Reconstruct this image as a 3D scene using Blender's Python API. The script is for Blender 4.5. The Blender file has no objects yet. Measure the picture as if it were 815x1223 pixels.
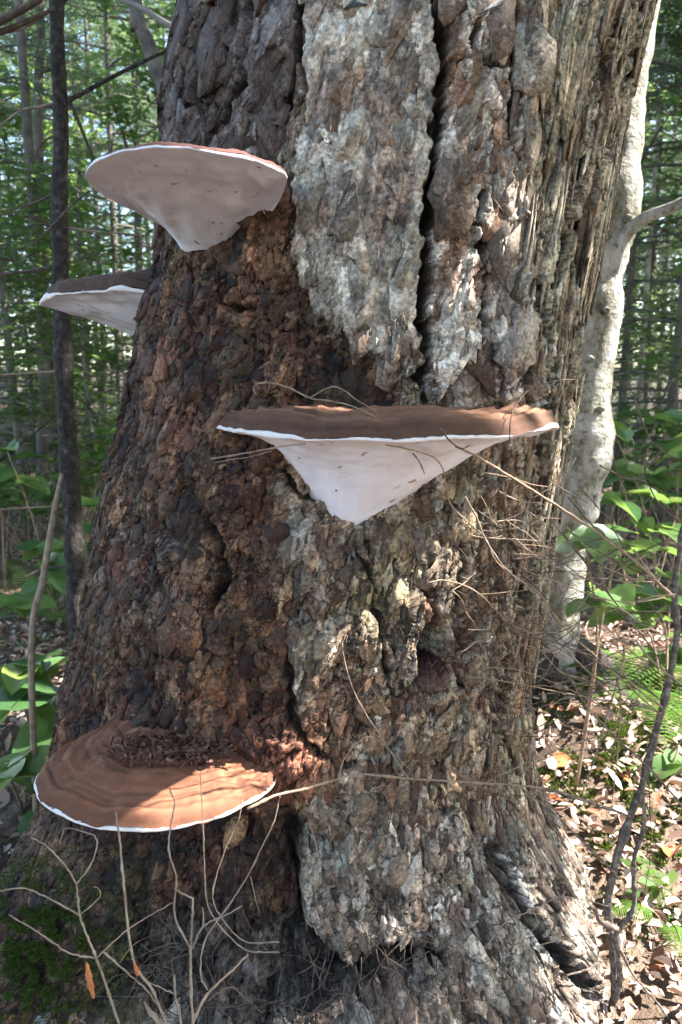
import bpy, math, random
import numpy as np
from mathutils import Vector

random.seed(7)
RNG = np.random.default_rng(11)
SC = bpy.context.scene
COL = SC.collection
PI = math.pi

# ------------------------------------------------------------------ camera
IMW, IMH, FPX = 815.0, 1223.0, 883.0
CAMZ, PITCH = 0.95, math.radians(10.3)
cam_data = bpy.data.cameras.new('camera')
cam = bpy.data.objects.new('camera', cam_data)
COL.objects.link(cam)
cam.location = (0, 0, CAMZ)
cam.rotation_euler = (PI / 2 - PITCH, 0, 0)
cam_data.sensor_fit = 'VERTICAL'
cam_data.sensor_height = 36.0
cam_data.lens = 36.0 * FPX / IMH
cam_data.clip_start = 0.05
cam_data.clip_end = 600
cam_data.dof.use_dof = True
cam_data.dof.focus_distance = 0.97
cam_data.dof.aperture_fstop = 8.0
SC.camera = cam

# ------------------------------------------------------------------ light
SUN_DIR = Vector((0.86, 0.10, 0.85)).normalized()
world = bpy.data.worlds.new('World')
SC.world = world
world.use_nodes = True
wn = world.node_tree.nodes
sky = wn.new('ShaderNodeTexSky')
sky.sky_type = 'NISHITA'
sky.sun_disc = False
sky.sun_elevation = math.asin(SUN_DIR.z)
sky.sun_rotation = math.atan2(SUN_DIR.x, SUN_DIR.y)
bg = wn['Background']
bg.inputs['Strength'].default_value = 0.15
world.node_tree.links.new(sky.outputs['Color'], bg.inputs['Color'])
sun_data = bpy.data.lights.new('sun', 'SUN')
sun_data.energy = 5.0
sun_data.angle = math.radians(0.53)
sun_data.color = (1.0, 0.96, 0.91)
sun = bpy.data.objects.new('sun', sun_data)
COL.objects.link(sun)
sun.rotation_euler = SUN_DIR.to_track_quat('Z', 'Y').to_euler()
sun.location = (4, -3, 8)
SC.view_settings.view_transform = 'Standard'
SC.view_settings.look = 'None'
SC.view_settings.gamma = 1.0
SC.view_settings.use_curve_mapping = False
SC.view_settings.exposure = 2.62
SC.cycles.use_denoising = True
SC.view_settings.use_white_balance = True
SC.view_settings.white_balance_temperature = 6750
SC.cycles.max_bounces = 4
SC.cycles.diffuse_bounces = 2
SC.cycles.transmission_bounces = 2
SC.cycles.transparent_max_bounces = 4
SC.cycles.sample_clamp_indirect = 6.0
SC.cycles.use_adaptive_sampling = True
SC.cycles.adaptive_threshold = 0.025

# ------------------------------------------------------------------ picture <-> place
CP, SP = math.cos(PITCH), math.sin(PITCH)


def rayd(px, py):
    a = (px - IMW / 2) / FPX
    b = -(py - IMH / 2) / FPX
    return (a, CP + b * SP, -SP + b * CP)


def at(px, py, Y):
    d = rayd(px, py)
    t = Y / d[1]
    return Vector((d[0] * t, Y, CAMZ + d[2] * t))


def at_z(px, py, z):
    d = rayd(px, py)
    t = (z - CAMZ) / d[2]
    return Vector((d[0] * t, d[1] * t, z))


def proj(x, y, z):
    dz = z - CAMZ
    f = y * CP - dz * SP
    u = y * SP + dz * CP
    return IMW / 2 + FPX * x / f, IMH / 2 - FPX * u / f


# ------------------------------------------------------------------ noise
NT = 256
_ga = RNG.random((64, NT, NT)).astype(np.float32)[:12] * 2 * PI
_gx, _gy = np.cos(_ga), np.sin(_ga)
_j1 = RNG.random((6, NT, NT)).astype(np.float32)
_j2 = RNG.random((6, NT, NT)).astype(np.float32)


def pn(x, y, s=0):
    s = s % 12
    x = np.asarray(x, dtype=np.float32) + 1000.37 + s * 13.1
    y = np.asarray(y, dtype=np.float32) + 1000.71 + s * 7.7
    xi = np.floor(x).astype(np.int32)
    yi = np.floor(y).astype(np.int32)
    fx, fy = x - xi, y - yi
    x0, x1, y0, y1 = xi % NT, (xi + 1) % NT, yi % NT, (yi + 1) % NT
    gx, gy = _gx[s], _gy[s]
    a = gx[x0, y0] * fx + gy[x0, y0] * fy
    b = gx[x1, y0] * (fx - 1) + gy[x1, y0] * fy
    c = gx[x0, y1] * fx + gy[x0, y1] * (fy - 1)
    d = gx[x1, y1] * (fx - 1) + gy[x1, y1] * (fy - 1)
    sx = fx * fx * fx * (fx * (fx * 6 - 15) + 10)
    sy = fy * fy * fy * (fy * (fy * 6 - 15) + 10)
    return ((a + (b - a) * sx) + ((c + (d - c) * sx) - (a + (b - a) * sx)) * sy) * 1.5


def fbm(x, y, s=0, o=4, g=0.5):
    t, a, f, n = 0, 1.0, 1.0, 0
    for k in range(o):
        t = t + a * pn(x * f, y * f, s + k)
        n += a
        a *= g
        f *= 2.03
    return t / n * 1.3


def sst(a, b, x):
    t = np.clip((x - a) / (b - a), 0, 1)
    return t * t * (3 - 2 * t)


def voro(x, y, s=0):
    """F1, F2, id, offset to the cell's centre"""
    xi = np.floor(x).astype(np.int32)
    yi = np.floor(y).astype(np.int32)
    f1 = np.full(x.shape, 9.0, np.float32)
    f2 = np.full(x.shape, 9.0, np.float32)
    idd = np.zeros(x.shape, np.int32)
    ox = np.zeros(x.shape, np.float32)
    oy = np.zeros(x.shape, np.float32)
    for dx in (-1, 0, 1):
        for dy in (-1, 0, 1):
            cx, cy = xi + dx, yi + dy
            a, b = cx % NT, cy % NT
            vx = cx + _j1[s][a, b] - x
            vy = cy + _j2[s][a, b] - y
            d = np.sqrt(vx * vx + vy * vy).astype(np.float32)
            m = d < f1
            f2 = np.where(m, f1, np.minimum(f2, d))
            f1 = np.where(m, d, f1)
            idd = np.where(m, a * NT + b, idd)
            ox = np.where(m, vx, ox)
            oy = np.where(m, vy, oy)
    return f1, f2, idd, ox, oy


def rid(idd, k):
    return _j1[k % 6].ravel()[(idd * 7 + k * 131) % (NT * NT)]


def terr(n, steps, hard=0.8, tilt=0.25):
    x = n * steps
    i = np.floor(x)
    f = x - i
    return (i + sst(hard, 1.0, f) * (1 - tilt) + f * tilt) / steps


def poly_d(px, py, pts):
    """distance to a polyline, and where along it (0..1)"""
    best = np.full(px.shape, 1e9, np.float32)
    par = np.zeros(px.shape, np.float32)
    n = len(pts) - 1
    for i in range(n):
        ax, ay = pts[i]
        bx, by = pts[i + 1]
        dx, dy = bx - ax, by - ay
        t = np.clip(((px - ax) * dx + (py - ay) * dy) / (dx * dx + dy * dy + 1e-9), 0, 1)
        d = np.hypot(px - ax - t * dx, py - ay - t * dy)
        m = d < best
        best = np.where(m, d, best)
        par = np.where(m, (i + t) / n, par)
    return best, par


def poly_sd(px, py, pts):
    """signed distance to a polygon, positive inside"""
    d, _ = poly_d(px, py, list(pts) + [pts[0]])
    inside = np.zeros(px.shape, bool)
    n = len(pts)
    for i in range(n):
        ax, ay = pts[i]
        bx, by = pts[(i + 1) % n]
        if ay == by:
            continue
        c = ((ay > py) != (by > py)) & (px < (bx - ax) * (py - ay) / (by - ay) + ax)
        inside ^= c
    return np.where(inside, d, -d)


# ------------------------------------------------------------------ mesh helpers
def link(name, me, mat=None, parent=None, **pr):
    o = bpy.data.objects.new(name, me)
    COL.objects.link(o)
    if mat is not None and me is not None and not me.materials:
        me.materials.append(mat)
    if parent is not None:
        o.parent = parent
    for k, v in pr.items():
        o[k] = v
    return o


def empty(name, loc, label=None, category=None, group=None):
    o = bpy.data.objects.new(name, None)
    COL.objects.link(o)
    o.location = loc
    o.empty_display_size = 0.05
    if label:
        o['label'] = label
        o['category'] = category
    if group:
        o['group'] = group
    return o


def mesh_np(name, v, f, smooth=True, col=None):
    """v (n,3) array, f (m,k) array of one polygon size"""
    me = bpy.data.meshes.new(name)
    v = np.ascontiguousarray(v, np.float32)
    f = np.ascontiguousarray(f, np.int32)
    k = f.shape[1]
    me.vertices.add(len(v))
    me.vertices.foreach_set('co', v.ravel())
    me.loops.add(f.size)
    me.loops.foreach_set('vertex_index', f.ravel())
    me.polygons.add(len(f))
    me.polygons.foreach_set('loop_start', np.arange(0, f.size, k, dtype=np.int32))
    me.polygons.foreach_set('loop_total', np.full(len(f), k, np.int32))
    if smooth:
        me.polygons.foreach_set('use_smooth', np.ones(len(f), bool))
    if col is not None:
        at_ = me.attributes.new('Col', 'FLOAT_COLOR', 'POINT')
        c4 = np.ones((len(v), 4), np.float32)
        col = np.asarray(col)
        c4[:, :col.shape[1]] = col
        at_.data.foreach_set('color', c4.ravel())
    me.update(calc_edges=True)
    return me


class MB:
    """collects tubes and leaves for ONE mesh"""

    def __init__(self):
        self.v, self.f = [], []

    def tube(self, pts, rad, sides=6, cap=True):
        n = len(pts)
        P = [Vector(p) for p in pts]
        if not isinstance(rad, (list, tuple)):
            rad = [rad] * n
        b0 = len(self.v)
        prev = None
        for i in range(n):
            t = (P[min(i + 1, n - 1)] - P[max(i - 1, 0)])
            t = t.normalized() if t.length > 1e-9 else Vector((0, 0, 1))
            if prev is None:
                ref = Vector((0, 1, 0)) if abs(t.y) < 0.9 else Vector((1, 0, 0))
                a = t.cross(ref).normalized()
            else:
                a = (prev - t * prev.dot(t)).normalized()
            prev = a
            b = t.cross(a)
            for k in range(sides):
                an = 2 * PI * k / sides
                q = P[i] + (a * math.cos(an) + b * math.sin(an)) * rad[i]
                self.v.append((q.x, q.y, q.z))
        for i in range(n - 1):
            for k in range(sides):
                k2 = (k + 1) % sides
                self.f.append((b0 + i * sides + k, b0 + i * sides + k2, b0 + (i + 1) * sides + k2, b0 + (i + 1) * sides + k))
        if cap:
            self.f.append(tuple(b0 + (n - 1) * sides + k for k in range(sides)))
            self.f.append(tuple(b0 + k for k in reversed(range(sides))))
        return self

    def quad(self, a, b, c, d):
        n = len(self.v)
        self.v += [tuple(a), tuple(b), tuple(c), tuple(d)]
        self.f.append((n, n + 1, n + 2, n + 3))

    def mesh(self, name, smooth=True):
        me = bpy.data.meshes.new(name)
        me.from_pydata(self.v, [], self.f)
        if smooth:
            me.polygons.foreach_set('use_smooth', np.ones(len(self.f), bool))
        me.update()
        return me

    def build(self, name, mat, parent=None, smooth=True, **pr):
        if parent is not None and parent.type == 'EMPTY':
            o = parent.location
            self.v = [(x - o.x, y - o.y, z - o.z) for x, y, z in self.v]
        return link(name, self.mesh(name, smooth), mat, parent, **pr)


def spline(pts, n):
    """Catmull-Rom through pts"""
    P = [Vector(p) for p in pts]
    if len(P) == 2:
        return [P[0].lerp(P[1], i / n) for i in range(n + 1)]
    P = [P[0] * 2 - P[1]] + P + [P[-1] * 2 - P[-2]]
    m = len(P) - 3
    out = []
    for i in range(n + 1):
        t = i / n * m
        k = min(int(t), m - 1)
        u = t - k
        a, b, c, d = P[k:k + 4]
        out.append(0.5 * ((2 * b) + (c - a) * u + (2 * a - 5 * b + 4 * c - d) * u * u + (3 * b - a - 3 * c + d) * u ** 3))
    return out


# ------------------------------------------------------------------ materials
def mat_new(name):
    m = bpy.data.materials.new(name)
    m.use_nodes = True
    nt = m.node_tree
    return m, nt, nt.nodes['Principled BSDF'], nt.nodes['Material Output']


def N(nt, t, **kw):
    n = nt.nodes.new(t)
    for k, v in kw.items():
        if k in n.inputs:
            n.inputs[k].default_value = v
        else:
            setattr(n, k, v)
    return n


def ramp(nt, fac, stops):
    r = nt.nodes.new('ShaderNodeValToRGB')
    el = r.color_ramp.elements
    while len(el) < len(stops):
        el.new(0.5)
    for e, (p, c) in zip(el, stops):
        e.position = p
        e.color = (c[0], c[1], c[2], 1)
    nt.links.new(fac, r.inputs['Fac'])
    return r.outputs['Color']


def noise_mat(name, stops, scale=20, detail=6, rough=0.85, bump=0.3, bscale=80, stretch=(1, 1, 1), dist=0.01, spec=0.3):
    m, nt, b, out = mat_new(name)
    tc = N(nt, 'ShaderNodeTexCoord')
    mp = N(nt, 'ShaderNodeMapping')
    mp.inputs['Scale'].default_value = stretch
    nt.links.new(tc.outputs['Object'], mp.inputs['Vector'])
    no = N(nt, 'ShaderNodeTexNoise', Scale=scale, Detail=detail, Roughness=0.65)
    nt.links.new(mp.outputs[0], no.inputs['Vector'])
    c = ramp(nt, no.outputs['Fac'], stops)
    nt.links.new(c, b.inputs['Base Color'])
    b.inputs['Roughness'].default_value = rough
    b.inputs['Specular IOR Level'].default_value = spec
    if bump:
        n2 = N(nt, 'ShaderNodeTexNoise', Scale=bscale, Detail=5, Roughness=0.7)
        nt.links.new(mp.outputs[0], n2.inputs['Vector'])
        bp = N(nt, 'ShaderNodeBump', Strength=bump, Distance=dist)
        nt.links.new(n2.outputs['Fac'], bp.inputs['Height'])
        nt.links.new(bp.outputs[0], b.inputs['Normal'])
    return m


def leaf_mat(name, stops, trans=(0.25, 0.45, 0.05), tmix=0.4, rough=0.4, spec=0.5, nscale=0):
    """stops are picked per leaf (random per island, or per object)"""
    m, nt, b, out = mat_new(name)
    ge = N(nt, 'ShaderNodeNewGeometry')
    oi = N(nt, 'ShaderNodeObjectInfo')
    ad = N(nt, 'ShaderNodeMath', operation='ADD')
    nt.links.new(ge.outputs['Random Per Island'], ad.inputs[0])
    nt.links.new(oi.outputs['Random'], ad.inputs[1])
    fr = N(nt, 'ShaderNodeMath', operation='FRACT')
    nt.links.new(ad.outputs[0], fr.inputs[0])
    col = ramp(nt, fr.outputs[0], stops)
    if nscale:
        tc = N(nt, 'ShaderNodeTexCoord')
        no = N(nt, 'ShaderNodeTexNoise', Scale=nscale, Detail=4)
        nt.links.new(tc.outputs['Object'], no.inputs['Vector'])
        mr = N(nt, 'ShaderNodeMapRange')
        mr.inputs['To Min'].default_value = 0.65
        mr.inputs['To Max'].default_value = 1.35
        nt.links.new(no.outputs['Fac'], mr.inputs['Value'])
        mu = N(nt, 'ShaderNodeVectorMath', operation='SCALE')
        nt.links.new(col, mu.inputs[0])
        nt.links.new(mr.outputs[0], mu.inputs['Scale'])
        col = mu.outputs[0]
    nt.links.new(col, b.inputs['Base Color'])
    b.inputs['Roughness'].default_value = rough
    b.inputs['Specular IOR Level'].default_value = spec
    tr = N(nt, 'ShaderNodeBsdfTranslucent')
    tr.inputs['Color'].default_value = (*trans, 1)
    mx = N(nt, 'ShaderNodeMixShader')
    mx.inputs[0].default_value = tmix
    nt.links.new(b.outputs[0], mx.inputs[1])
    nt.links.new(tr.outputs[0], mx.inputs[2])
    nt.links.new(mx.outputs[0], out.inputs['Surface'])
    return m


def bark_mat():
    m, nt, b, out = mat_new('old bark')
    L = nt.links.new

    def math_(op, x, y=None):
        n = N(nt, 'ShaderNodeMath', operation=op)
        for i, q in enumerate((x, y)):
            if q is None:
                continue
            if isinstance(q, (int, float)):
                n.inputs[i].default_value = q
            else:
                L(q, n.inputs[i])
        return n.outputs[0]

    def mapr(x, a0, a1, b0, b1):
        n = N(nt, 'ShaderNodeMapRange', interpolation_type='SMOOTHSTEP')
        for k, q in zip(('From Min', 'From Max', 'To Min', 'To Max'), (a0, a1, b0, b1)):
            n.inputs[k].default_value = q
        L(x, n.inputs['Value'])
        return n.outputs[0]
    a = N(nt, 'ShaderNodeAttribute')
    a.attribute_name = 'Col'
    tc = N(nt, 'ShaderNodeTexCoord')
    wn_ = N(nt, 'ShaderNodeTexNoise', Scale=55, Detail=3, Roughness=0.65)
    L(tc.outputs['Object'], wn_.inputs['Vector'])
    sub = N(nt, 'ShaderNodeVectorMath', operation='SUBTRACT')
    L(wn_.outputs['Color'], sub.inputs[0])
    sub.inputs[1].default_value = (0.5, 0.5, 0.5)
    scl = N(nt, 'ShaderNodeVectorMath', operation='SCALE')
    L(sub.outputs[0], scl.inputs[0])
    scl.inputs['Scale'].default_value = 0.030
    add = N(nt, 'ShaderNodeVectorMath', operation='ADD')
    L(tc.outputs['Object'], add.inputs[0])
    L(scl.outputs[0], add.inputs[1])
    mp = N(nt, 'ShaderNodeMapping')
    mp.inputs['Scale'].default_value = (1, 1, 0.62)
    L(add.outputs[0], mp.inputs['Vector'])
    v1 = N(nt, 'ShaderNodeTexVoronoi', feature='DISTANCE_TO_EDGE', Scale=62)
    vc = N(nt, 'ShaderNodeTexVoronoi', feature='F1', Scale=62)
    no = N(nt, 'ShaderNodeTexNoise', Scale=190, Detail=4, Roughness=0.7)
    nl = N(nt, 'ShaderNodeTexNoise', Scale=38, Detail=5, Roughness=0.62)
    ng = N(nt, 'ShaderNodeTexNoise', Scale=14, Detail=3)
    for q in (v1, vc, nl):
        L(mp.outputs[0], q.inputs['Vector'])
    for q in (no, ng):
        L(tc.outputs['Object'], q.inputs['Vector'])
    gate = math_('MULTIPLY', mapr(ng.outputs['Fac'], 0.40, 0.58, 0.15, 1.0), a.outputs['Alpha'])
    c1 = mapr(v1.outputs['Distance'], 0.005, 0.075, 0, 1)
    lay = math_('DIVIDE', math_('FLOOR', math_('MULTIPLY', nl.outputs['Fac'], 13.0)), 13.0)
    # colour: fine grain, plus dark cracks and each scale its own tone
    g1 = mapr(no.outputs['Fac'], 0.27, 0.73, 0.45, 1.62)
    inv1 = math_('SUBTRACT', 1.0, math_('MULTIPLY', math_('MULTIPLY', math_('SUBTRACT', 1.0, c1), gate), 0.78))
    sep1 = N(nt, 'ShaderNodeSeparateColor')
    L(vc.outputs['Color'], sep1.inputs[0])
    tone = mapr(sep1.outputs[0], 0, 1, 0.72, 1.30)
    fac = math_('MULTIPLY', math_('MULTIPLY', g1, inv1), tone)
    mu = N(nt, 'ShaderNodeVectorMath', operation='SCALE')
    L(a.outputs['Color'], mu.inputs[0])
    L(fac, mu.inputs['Scale'])
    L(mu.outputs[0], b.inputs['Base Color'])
    b.inputs['Roughness'].default_value = 0.75
    b.inputs['Specular IOR Level'].default_value = 0.4
    h = math_('ADD', math_('MULTIPLY', lay, 1.3), math_('MULTIPLY', math_('MULTIPLY', c1, gate), 0.5))
    h = math_('ADD', h, math_('MULTIPLY', no.outputs['Fac'], 0.18))
    h = math_('ADD', h, math_('MULTIPLY', sep1.outputs[1], 0.12))
    bp = N(nt, 'ShaderNodeBump', Strength=0.9, Distance=0.007)
    L(h, bp.inputs['Height'])
    L(bp.outputs[0], b.inputs['Normal'])
    return m


M_BARK = bark_mat()
M_SAPLING = noise_mat('sapling bark', [(0.32, (0.022, 0.018, 0.015)), (0.52, (0.065, 0.054, 0.047)), (0.63, (0.12, 0.10, 0.09)), (0.72, (0.30, 0.28, 0.26))], scale=75, bump=1.0, bscale=110, dist=0.02, stretch=(1, 1, 0.8))
M_FARBARK = noise_mat('far bark', [(0.3, (0.06, 0.055, 0.05)), (0.7, (0.20, 0.18, 0.16))], scale=12, bump=0.5, bscale=40)
M_GREYBARK = noise_mat('grey bark', [(0.3, (0.16, 0.15, 0.14)), (0.7, (0.42, 0.40, 0.38))], scale=8, bump=0.4, bscale=40)
M_BIRCH = noise_mat('pale bark', [(0.34, (0.14, 0.135, 0.075)), (0.45, (0.33, 0.32, 0.23)), (0.55, (0.50, 0.48, 0.43)), (0.68, (0.68, 0.66, 0.62))], scale=11, bump=0.5, bscale=60, dist=0.006)
def pale_bark():
    m, nt, b, out = mat_new('mottled pale bark')
    L = nt.links.new
    tc = N(nt, 'ShaderNodeTexCoord')
    mp = N(nt, 'ShaderNodeMapping')
    mp.inputs['Scale'].default_value = (1, 1, 0.55)
    L(tc.outputs['Object'], mp.inputs['Vector'])
    n1 = N(nt, 'ShaderNodeTexNoise', Scale=17, Detail=9, Roughness=0.74)
    L(mp.outputs[0], n1.inputs['Vector'])
    c1 = ramp(nt, n1.outputs['Fac'], [(0.36, (0.05, 0.045, 0.028)), (0.45, (0.15, 0.145, 0.10)), (0.52, (0.27, 0.26, 0.23)), (0.64, (0.42, 0.41, 0.39))])
    mp2 = N(nt, 'ShaderNodeMapping')
    mp2.inputs['Scale'].default_value = (1, 1, 1.3)
    L(tc.outputs['Object'], mp2.inputs['Vector'])
    n2 = N(nt, 'ShaderNodeTexNoise', Scale=48, Detail=4, Roughness=0.6)
    L(mp2.outputs[0], n2.inputs['Vector'])
    c2 = ramp(nt, n2.outputs['Fac'], [(0.33, (0.30, 0.25, 0.20)), (0.42, (1, 1, 1))])
    mu = N(nt, 'ShaderNodeMix', data_type='RGBA', blend_type='MULTIPLY')
    mu.inputs['Factor'].default_value = 0.85
    L(c1, mu.inputs['A'])
    L(c2, mu.inputs['B'])
    L(mu.outputs['Result'], b.inputs['Base Color'])
    b.inputs['Roughness'].default_value = 0.7
    ad = N(nt, 'ShaderNodeMath', operation='ADD')
    L(n1.outputs['Fac'], ad.inputs[0])
    L(n2.outputs['Fac'], ad.inputs[1])
    bp = N(nt, 'ShaderNodeBump', Strength=0.9, Distance=0.012)
    L(ad.outputs[0], bp.inputs['Height'])
    L(bp.outputs[0], b.inputs['Normal'])
    return m


M_PALE = pale_bark()
M_TWIG = noise_mat('tan twig', [(0.3, (0.15, 0.10, 0.07)), (0.7, (0.38, 0.28, 0.20))], scale=60, bump=0.3, bscale=300)
M_TWIGP = noise_mat('pale twig', [(0.3, (0.16, 0.12, 0.09)), (0.7, (0.36, 0.29, 0.23))], scale=50, bump=0.3, bscale=300)
M_TWIGD = noise_mat('dark twig', [(0.3, (0.045, 0.032, 0.026)), (0.7, (0.16, 0.12, 0.10))], scale=60, bump=0.3, bscale=300)
M_SHRUB = noise_mat('shrub stem bark', [(0.3, (0.05, 0.040, 0.034)), (0.5, (0.12, 0.095, 0.08)), (0.68, (0.30, 0.26, 0.22))], scale=110, bump=0.5, bscale=250)
M_GROUND = noise_mat('forest soil', [(0.3, (0.045, 0.030, 0.020)), (0.5, (0.12, 0.085, 0.06)), (0.7, (0.24, 0.18, 0.14))], scale=7, detail=9, bump=0.8, bscale=30, dist=0.03)
M_NEEDLE = leaf_mat('conifer needles', [(0.0, (0.05, 0.08, 0.058)), (0.5, (0.08, 0.12, 0.08)), (1.0, (0.12, 0.16, 0.10))], trans=(0.17, 0.25, 0.12), tmix=0.4, rough=0.45)
M_BROAD = leaf_mat('broad leaves', [(0.0, (0.05, 0.105, 0.03)), (0.5, (0.075, 0.15, 0.04)), (1.0, (0.12, 0.20, 0.05))], trans=(0.21, 0.33, 0.09), tmix=0.5, rough=0.35)
M_HOBBLE = leaf_mat('large shrub leaves', [(0.0, (0.045, 0.11, 0.04)), (0.5, (0.075, 0.155, 0.05)), (0.8, (0.11, 0.20, 0.06)), (1.0, (0.20, 0.25, 0.05))], trans=(0.22, 0.36, 0.08), tmix=0.35, rough=0.28, nscale=25)
M_FERN = leaf_mat('fern green', [(0.0, (0.07, 0.16, 0.03)), (1.0, (0.12, 0.22, 0.04))], trans=(0.25, 0.42, 0.06), tmix=0.4)
M_CANOPY = leaf_mat('canopy leaves', [(0.0, (0.04, 0.10, 0.02)), (1.0, (0.09, 0.18, 0.03))], trans=(0.10, 0.18, 0.02), tmix=0.25)
M_LITTER = leaf_mat('dead leaves', [(0.0, (0.09, 0.05, 0.035)), (0.25, (0.26, 0.16, 0.115)), (0.5, (0.36, 0.25, 0.19)), (0.85, (0.58, 0.47, 0.42)), (1.0, (0.36, 0.11, 0.04))], trans=(0.2, 0.1, 0.05), tmix=0.15, rough=0.6)
M_ORANGE = noise_mat('rust leaf', [(0.3, (0.30, 0.09, 0.03)), (0.7, (0.48, 0.20, 0.08))], scale=30, bump=0.2)
M_MOSS = leaf_mat('moss', [(0.0, (0.03, 0.055, 0.012)), (0.6, (0.06, 0.10, 0.02)), (1.0, (0.11, 0.15, 0.03))], trans=(0.1, 0.16, 0.02), tmix=0.25, rough=0.7, spec=0.2)
M_DEBRIS = leaf_mat('bark crumbs', [(0.0, (0.07, 0.032, 0.022)), (0.6, (0.15, 0.07, 0.045)), (1.0, (0.26, 0.13, 0.085))], trans=(0.1, 0.04, 0.02), tmix=0.05, rough=0.8)


def conk_mats():
    m, nt, b, out = mat_new('pore surface')
    tc = N(nt, 'ShaderNodeTexCoord')
    no = N(nt, 'ShaderNodeTexNoise', Scale=22, Detail=5, Roughness=0.6)
    nt.links.new(tc.outputs['Object'], no.inputs['Vector'])
    c = ramp(nt, no.outputs['Fac'], [(0.3, (0.62, 0.60, 0.655)), (0.55, (0.71, 0.70, 0.765)), (0.75, (0.75, 0.75, 0.81))])
    # a few small brown scratches and specks
    v = N(nt, 'ShaderNodeTexNoise', Scale=75, Detail=1)
    nt.links.new(tc.outputs['Object'], v.inputs['Vector'])
    c2 = ramp(nt, v.outputs['Fac'], [(0.715, (1, 1, 1)), (0.76, (0.5, 0.35, 0.28))])
    mu = N(nt, 'ShaderNodeMix', data_type='RGBA', blend_type='MULTIPLY')
    mu.inputs['Factor'].default_value = 1
    nt.links.new(c, mu.inputs['A'])
    nt.links.new(c2, mu.inputs['B'])
    nt.links.new(mu.outputs['Result'], b.inputs['Base Color'])
    b.inputs['Roughness'].default_value = 0.75
    b.inputs['Specular IOR Level'].default_value = 0.3
    n2 = N(nt, 'ShaderNodeTexNoise', Scale=60, Detail=6, Roughness=0.6)
    nt.links.new(tc.outputs['Object'], n2.inputs['Vector'])
    bp = N(nt, 'ShaderNodeBump', Strength=0.25, Distance=0.004)
    nt.links.new(n2.outputs['Fac'], bp.inputs['Height'])
    nt.links.new(bp.outputs[0], b.inputs['Normal'])
    pore = m
    m, nt, b, out = mat_new('fungus crust')
    a = N(nt, 'ShaderNodeAttribute')
    a.attribute_name = 'Col'
    tc = N(nt, 'ShaderNodeTexCoord')
    no = N(nt, 'ShaderNodeTexNoise', Scale=60, Detail=7, Roughness=0.7)
    nt.links.new(tc.outputs['Object'], no.inputs['Vector'])
    mr = N(nt, 'ShaderNodeMapRange')
    mr.inputs['From Min'].default_value = 0.25
    mr.inputs['From Max'].default_value = 0.75
    mr.inputs['To Min'].default_value = 0.75
    mr.inputs['To Max'].default_value = 1.25
    nt.links.new(no.outputs['Fac'], mr.inputs['Value'])
    mu = N(nt, 'ShaderNodeVectorMath', operation='SCALE')
    nt.links.new(a.outputs['Color'], mu.inputs[0])
    nt.links.new(mr.outputs[0], mu.inputs['Scale'])
    nt.links.new(mu.outputs[0], b.inputs['Base Color'])
    b.inputs['Roughness'].default_value = 0.9
    b.inputs['Specular IOR Level'].default_value = 0.2
    n2 = N(nt, 'ShaderNodeTexNoise', Scale=220, Detail=6, Roughness=0.7)
    nt.links.new(tc.outputs['Object'], n2.inputs['Vector'])
    bp = N(nt, 'ShaderNodeBump', Strength=0.35, Distance=0.002)
    nt.links.new(n2.outputs['Fac'], bp.inputs['Height'])
    nt.links.new(bp.outputs[0], b.inputs['Normal'])
    return pore, m


M_PORE, M_CRUST = conk_mats()
M_MARGIN = noise_mat('white margin', [(0.3, (0.66, 0.61, 0.60)), (0.7, (0.78, 0.74, 0.73))], scale=40, bump=0.2, bscale=150, dist=0.003)

# ------------------------------------------------------------------ the big trunk
AX = 1.30   # depth of the trunk's axis
SIL = [(-300, 262, 838), (-120, 236, 806), (0, 216, 778), (100, 200, 754), (200, 188, 736), (300, 175, 718), (400, 158, 699), (500, 143, 684), (600, 121, 661),
       (700, 101, 645), (800, 84, 634), (880, 72, 632), (940, 58, 636), (1000, 42, 654), (1060, 24, 676), (1125, 4, 706)]
_tz, _tc, _tr = [], [], []
for py, l, r in SIL:
    Yt = 1.15
    for _ in range(6):
        dl, dr = rayd(l, py), rayd(r, py)
        al, ar = math.atan2(dl[0], dl[1]), math.atan2(dr[0], dr[1])
        mid, hw = (al + ar) / 2, (ar - al) / 2
        D = AX / math.cos(mid)
        R_ = D * math.sin(hw)
        Yt = AX - R_ * math.sin(hw)
    _tz.append(at(400, py, Yt).z)
    _tc.append(D * math.sin(mid))
    _tr.append(R_)
o_ = np.argsort(_tz)
_tz, _tc, _tr = np.array(_tz)[o_], np.array(_tc)[o_], np.array(_tr)[o_]
_zz = np.linspace(-0.4, 2.3, 541)
_ccx = np.interp(_zz, _tz, _tc)
_rr = np.interp(_zz, _tz, _tr)
_ccx[_zz < _tz[0]] = _tc[0]
_k = np.exp(-np.linspace(-2, 2, 31) ** 2)
_k /= _k.sum()
_ccx = np.convolve(np.pad(_ccx, 15, mode='edge'), _k, 'valid')
_rr = np.convolve(np.pad(_rr, 15, mode='edge'), _k, 'valid')


def t_cx(z):
    return np.interp(z, _zz, _ccx)


def t_r(z):
    return np.interp(z, _zz, _rr)


def flare(phi, z):
    """root lobes low down"""
    d = np.clip((0.26 - z) / 0.36, 0, 1.2)
    lob = 0.055 * np.exp(-((phi - 0.95) / 0.33) ** 2) + 0.15 * np.exp(-((phi + 1.0) / 0.33) ** 2) \
        + 0.05 * np.exp(-((phi - 0.30) / 0.20) ** 2) + 0.05 * np.cos(5 * phi + 2) * (np.abs(phi) > 1.5)
    return d ** 1.6 * (lob + 0.02)


def t_surf(phi, z):
    R = t_r(z) + flare(phi, z)
    return t_cx(z) + R * np.sin(phi), AX - R * np.cos(phi)


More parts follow.
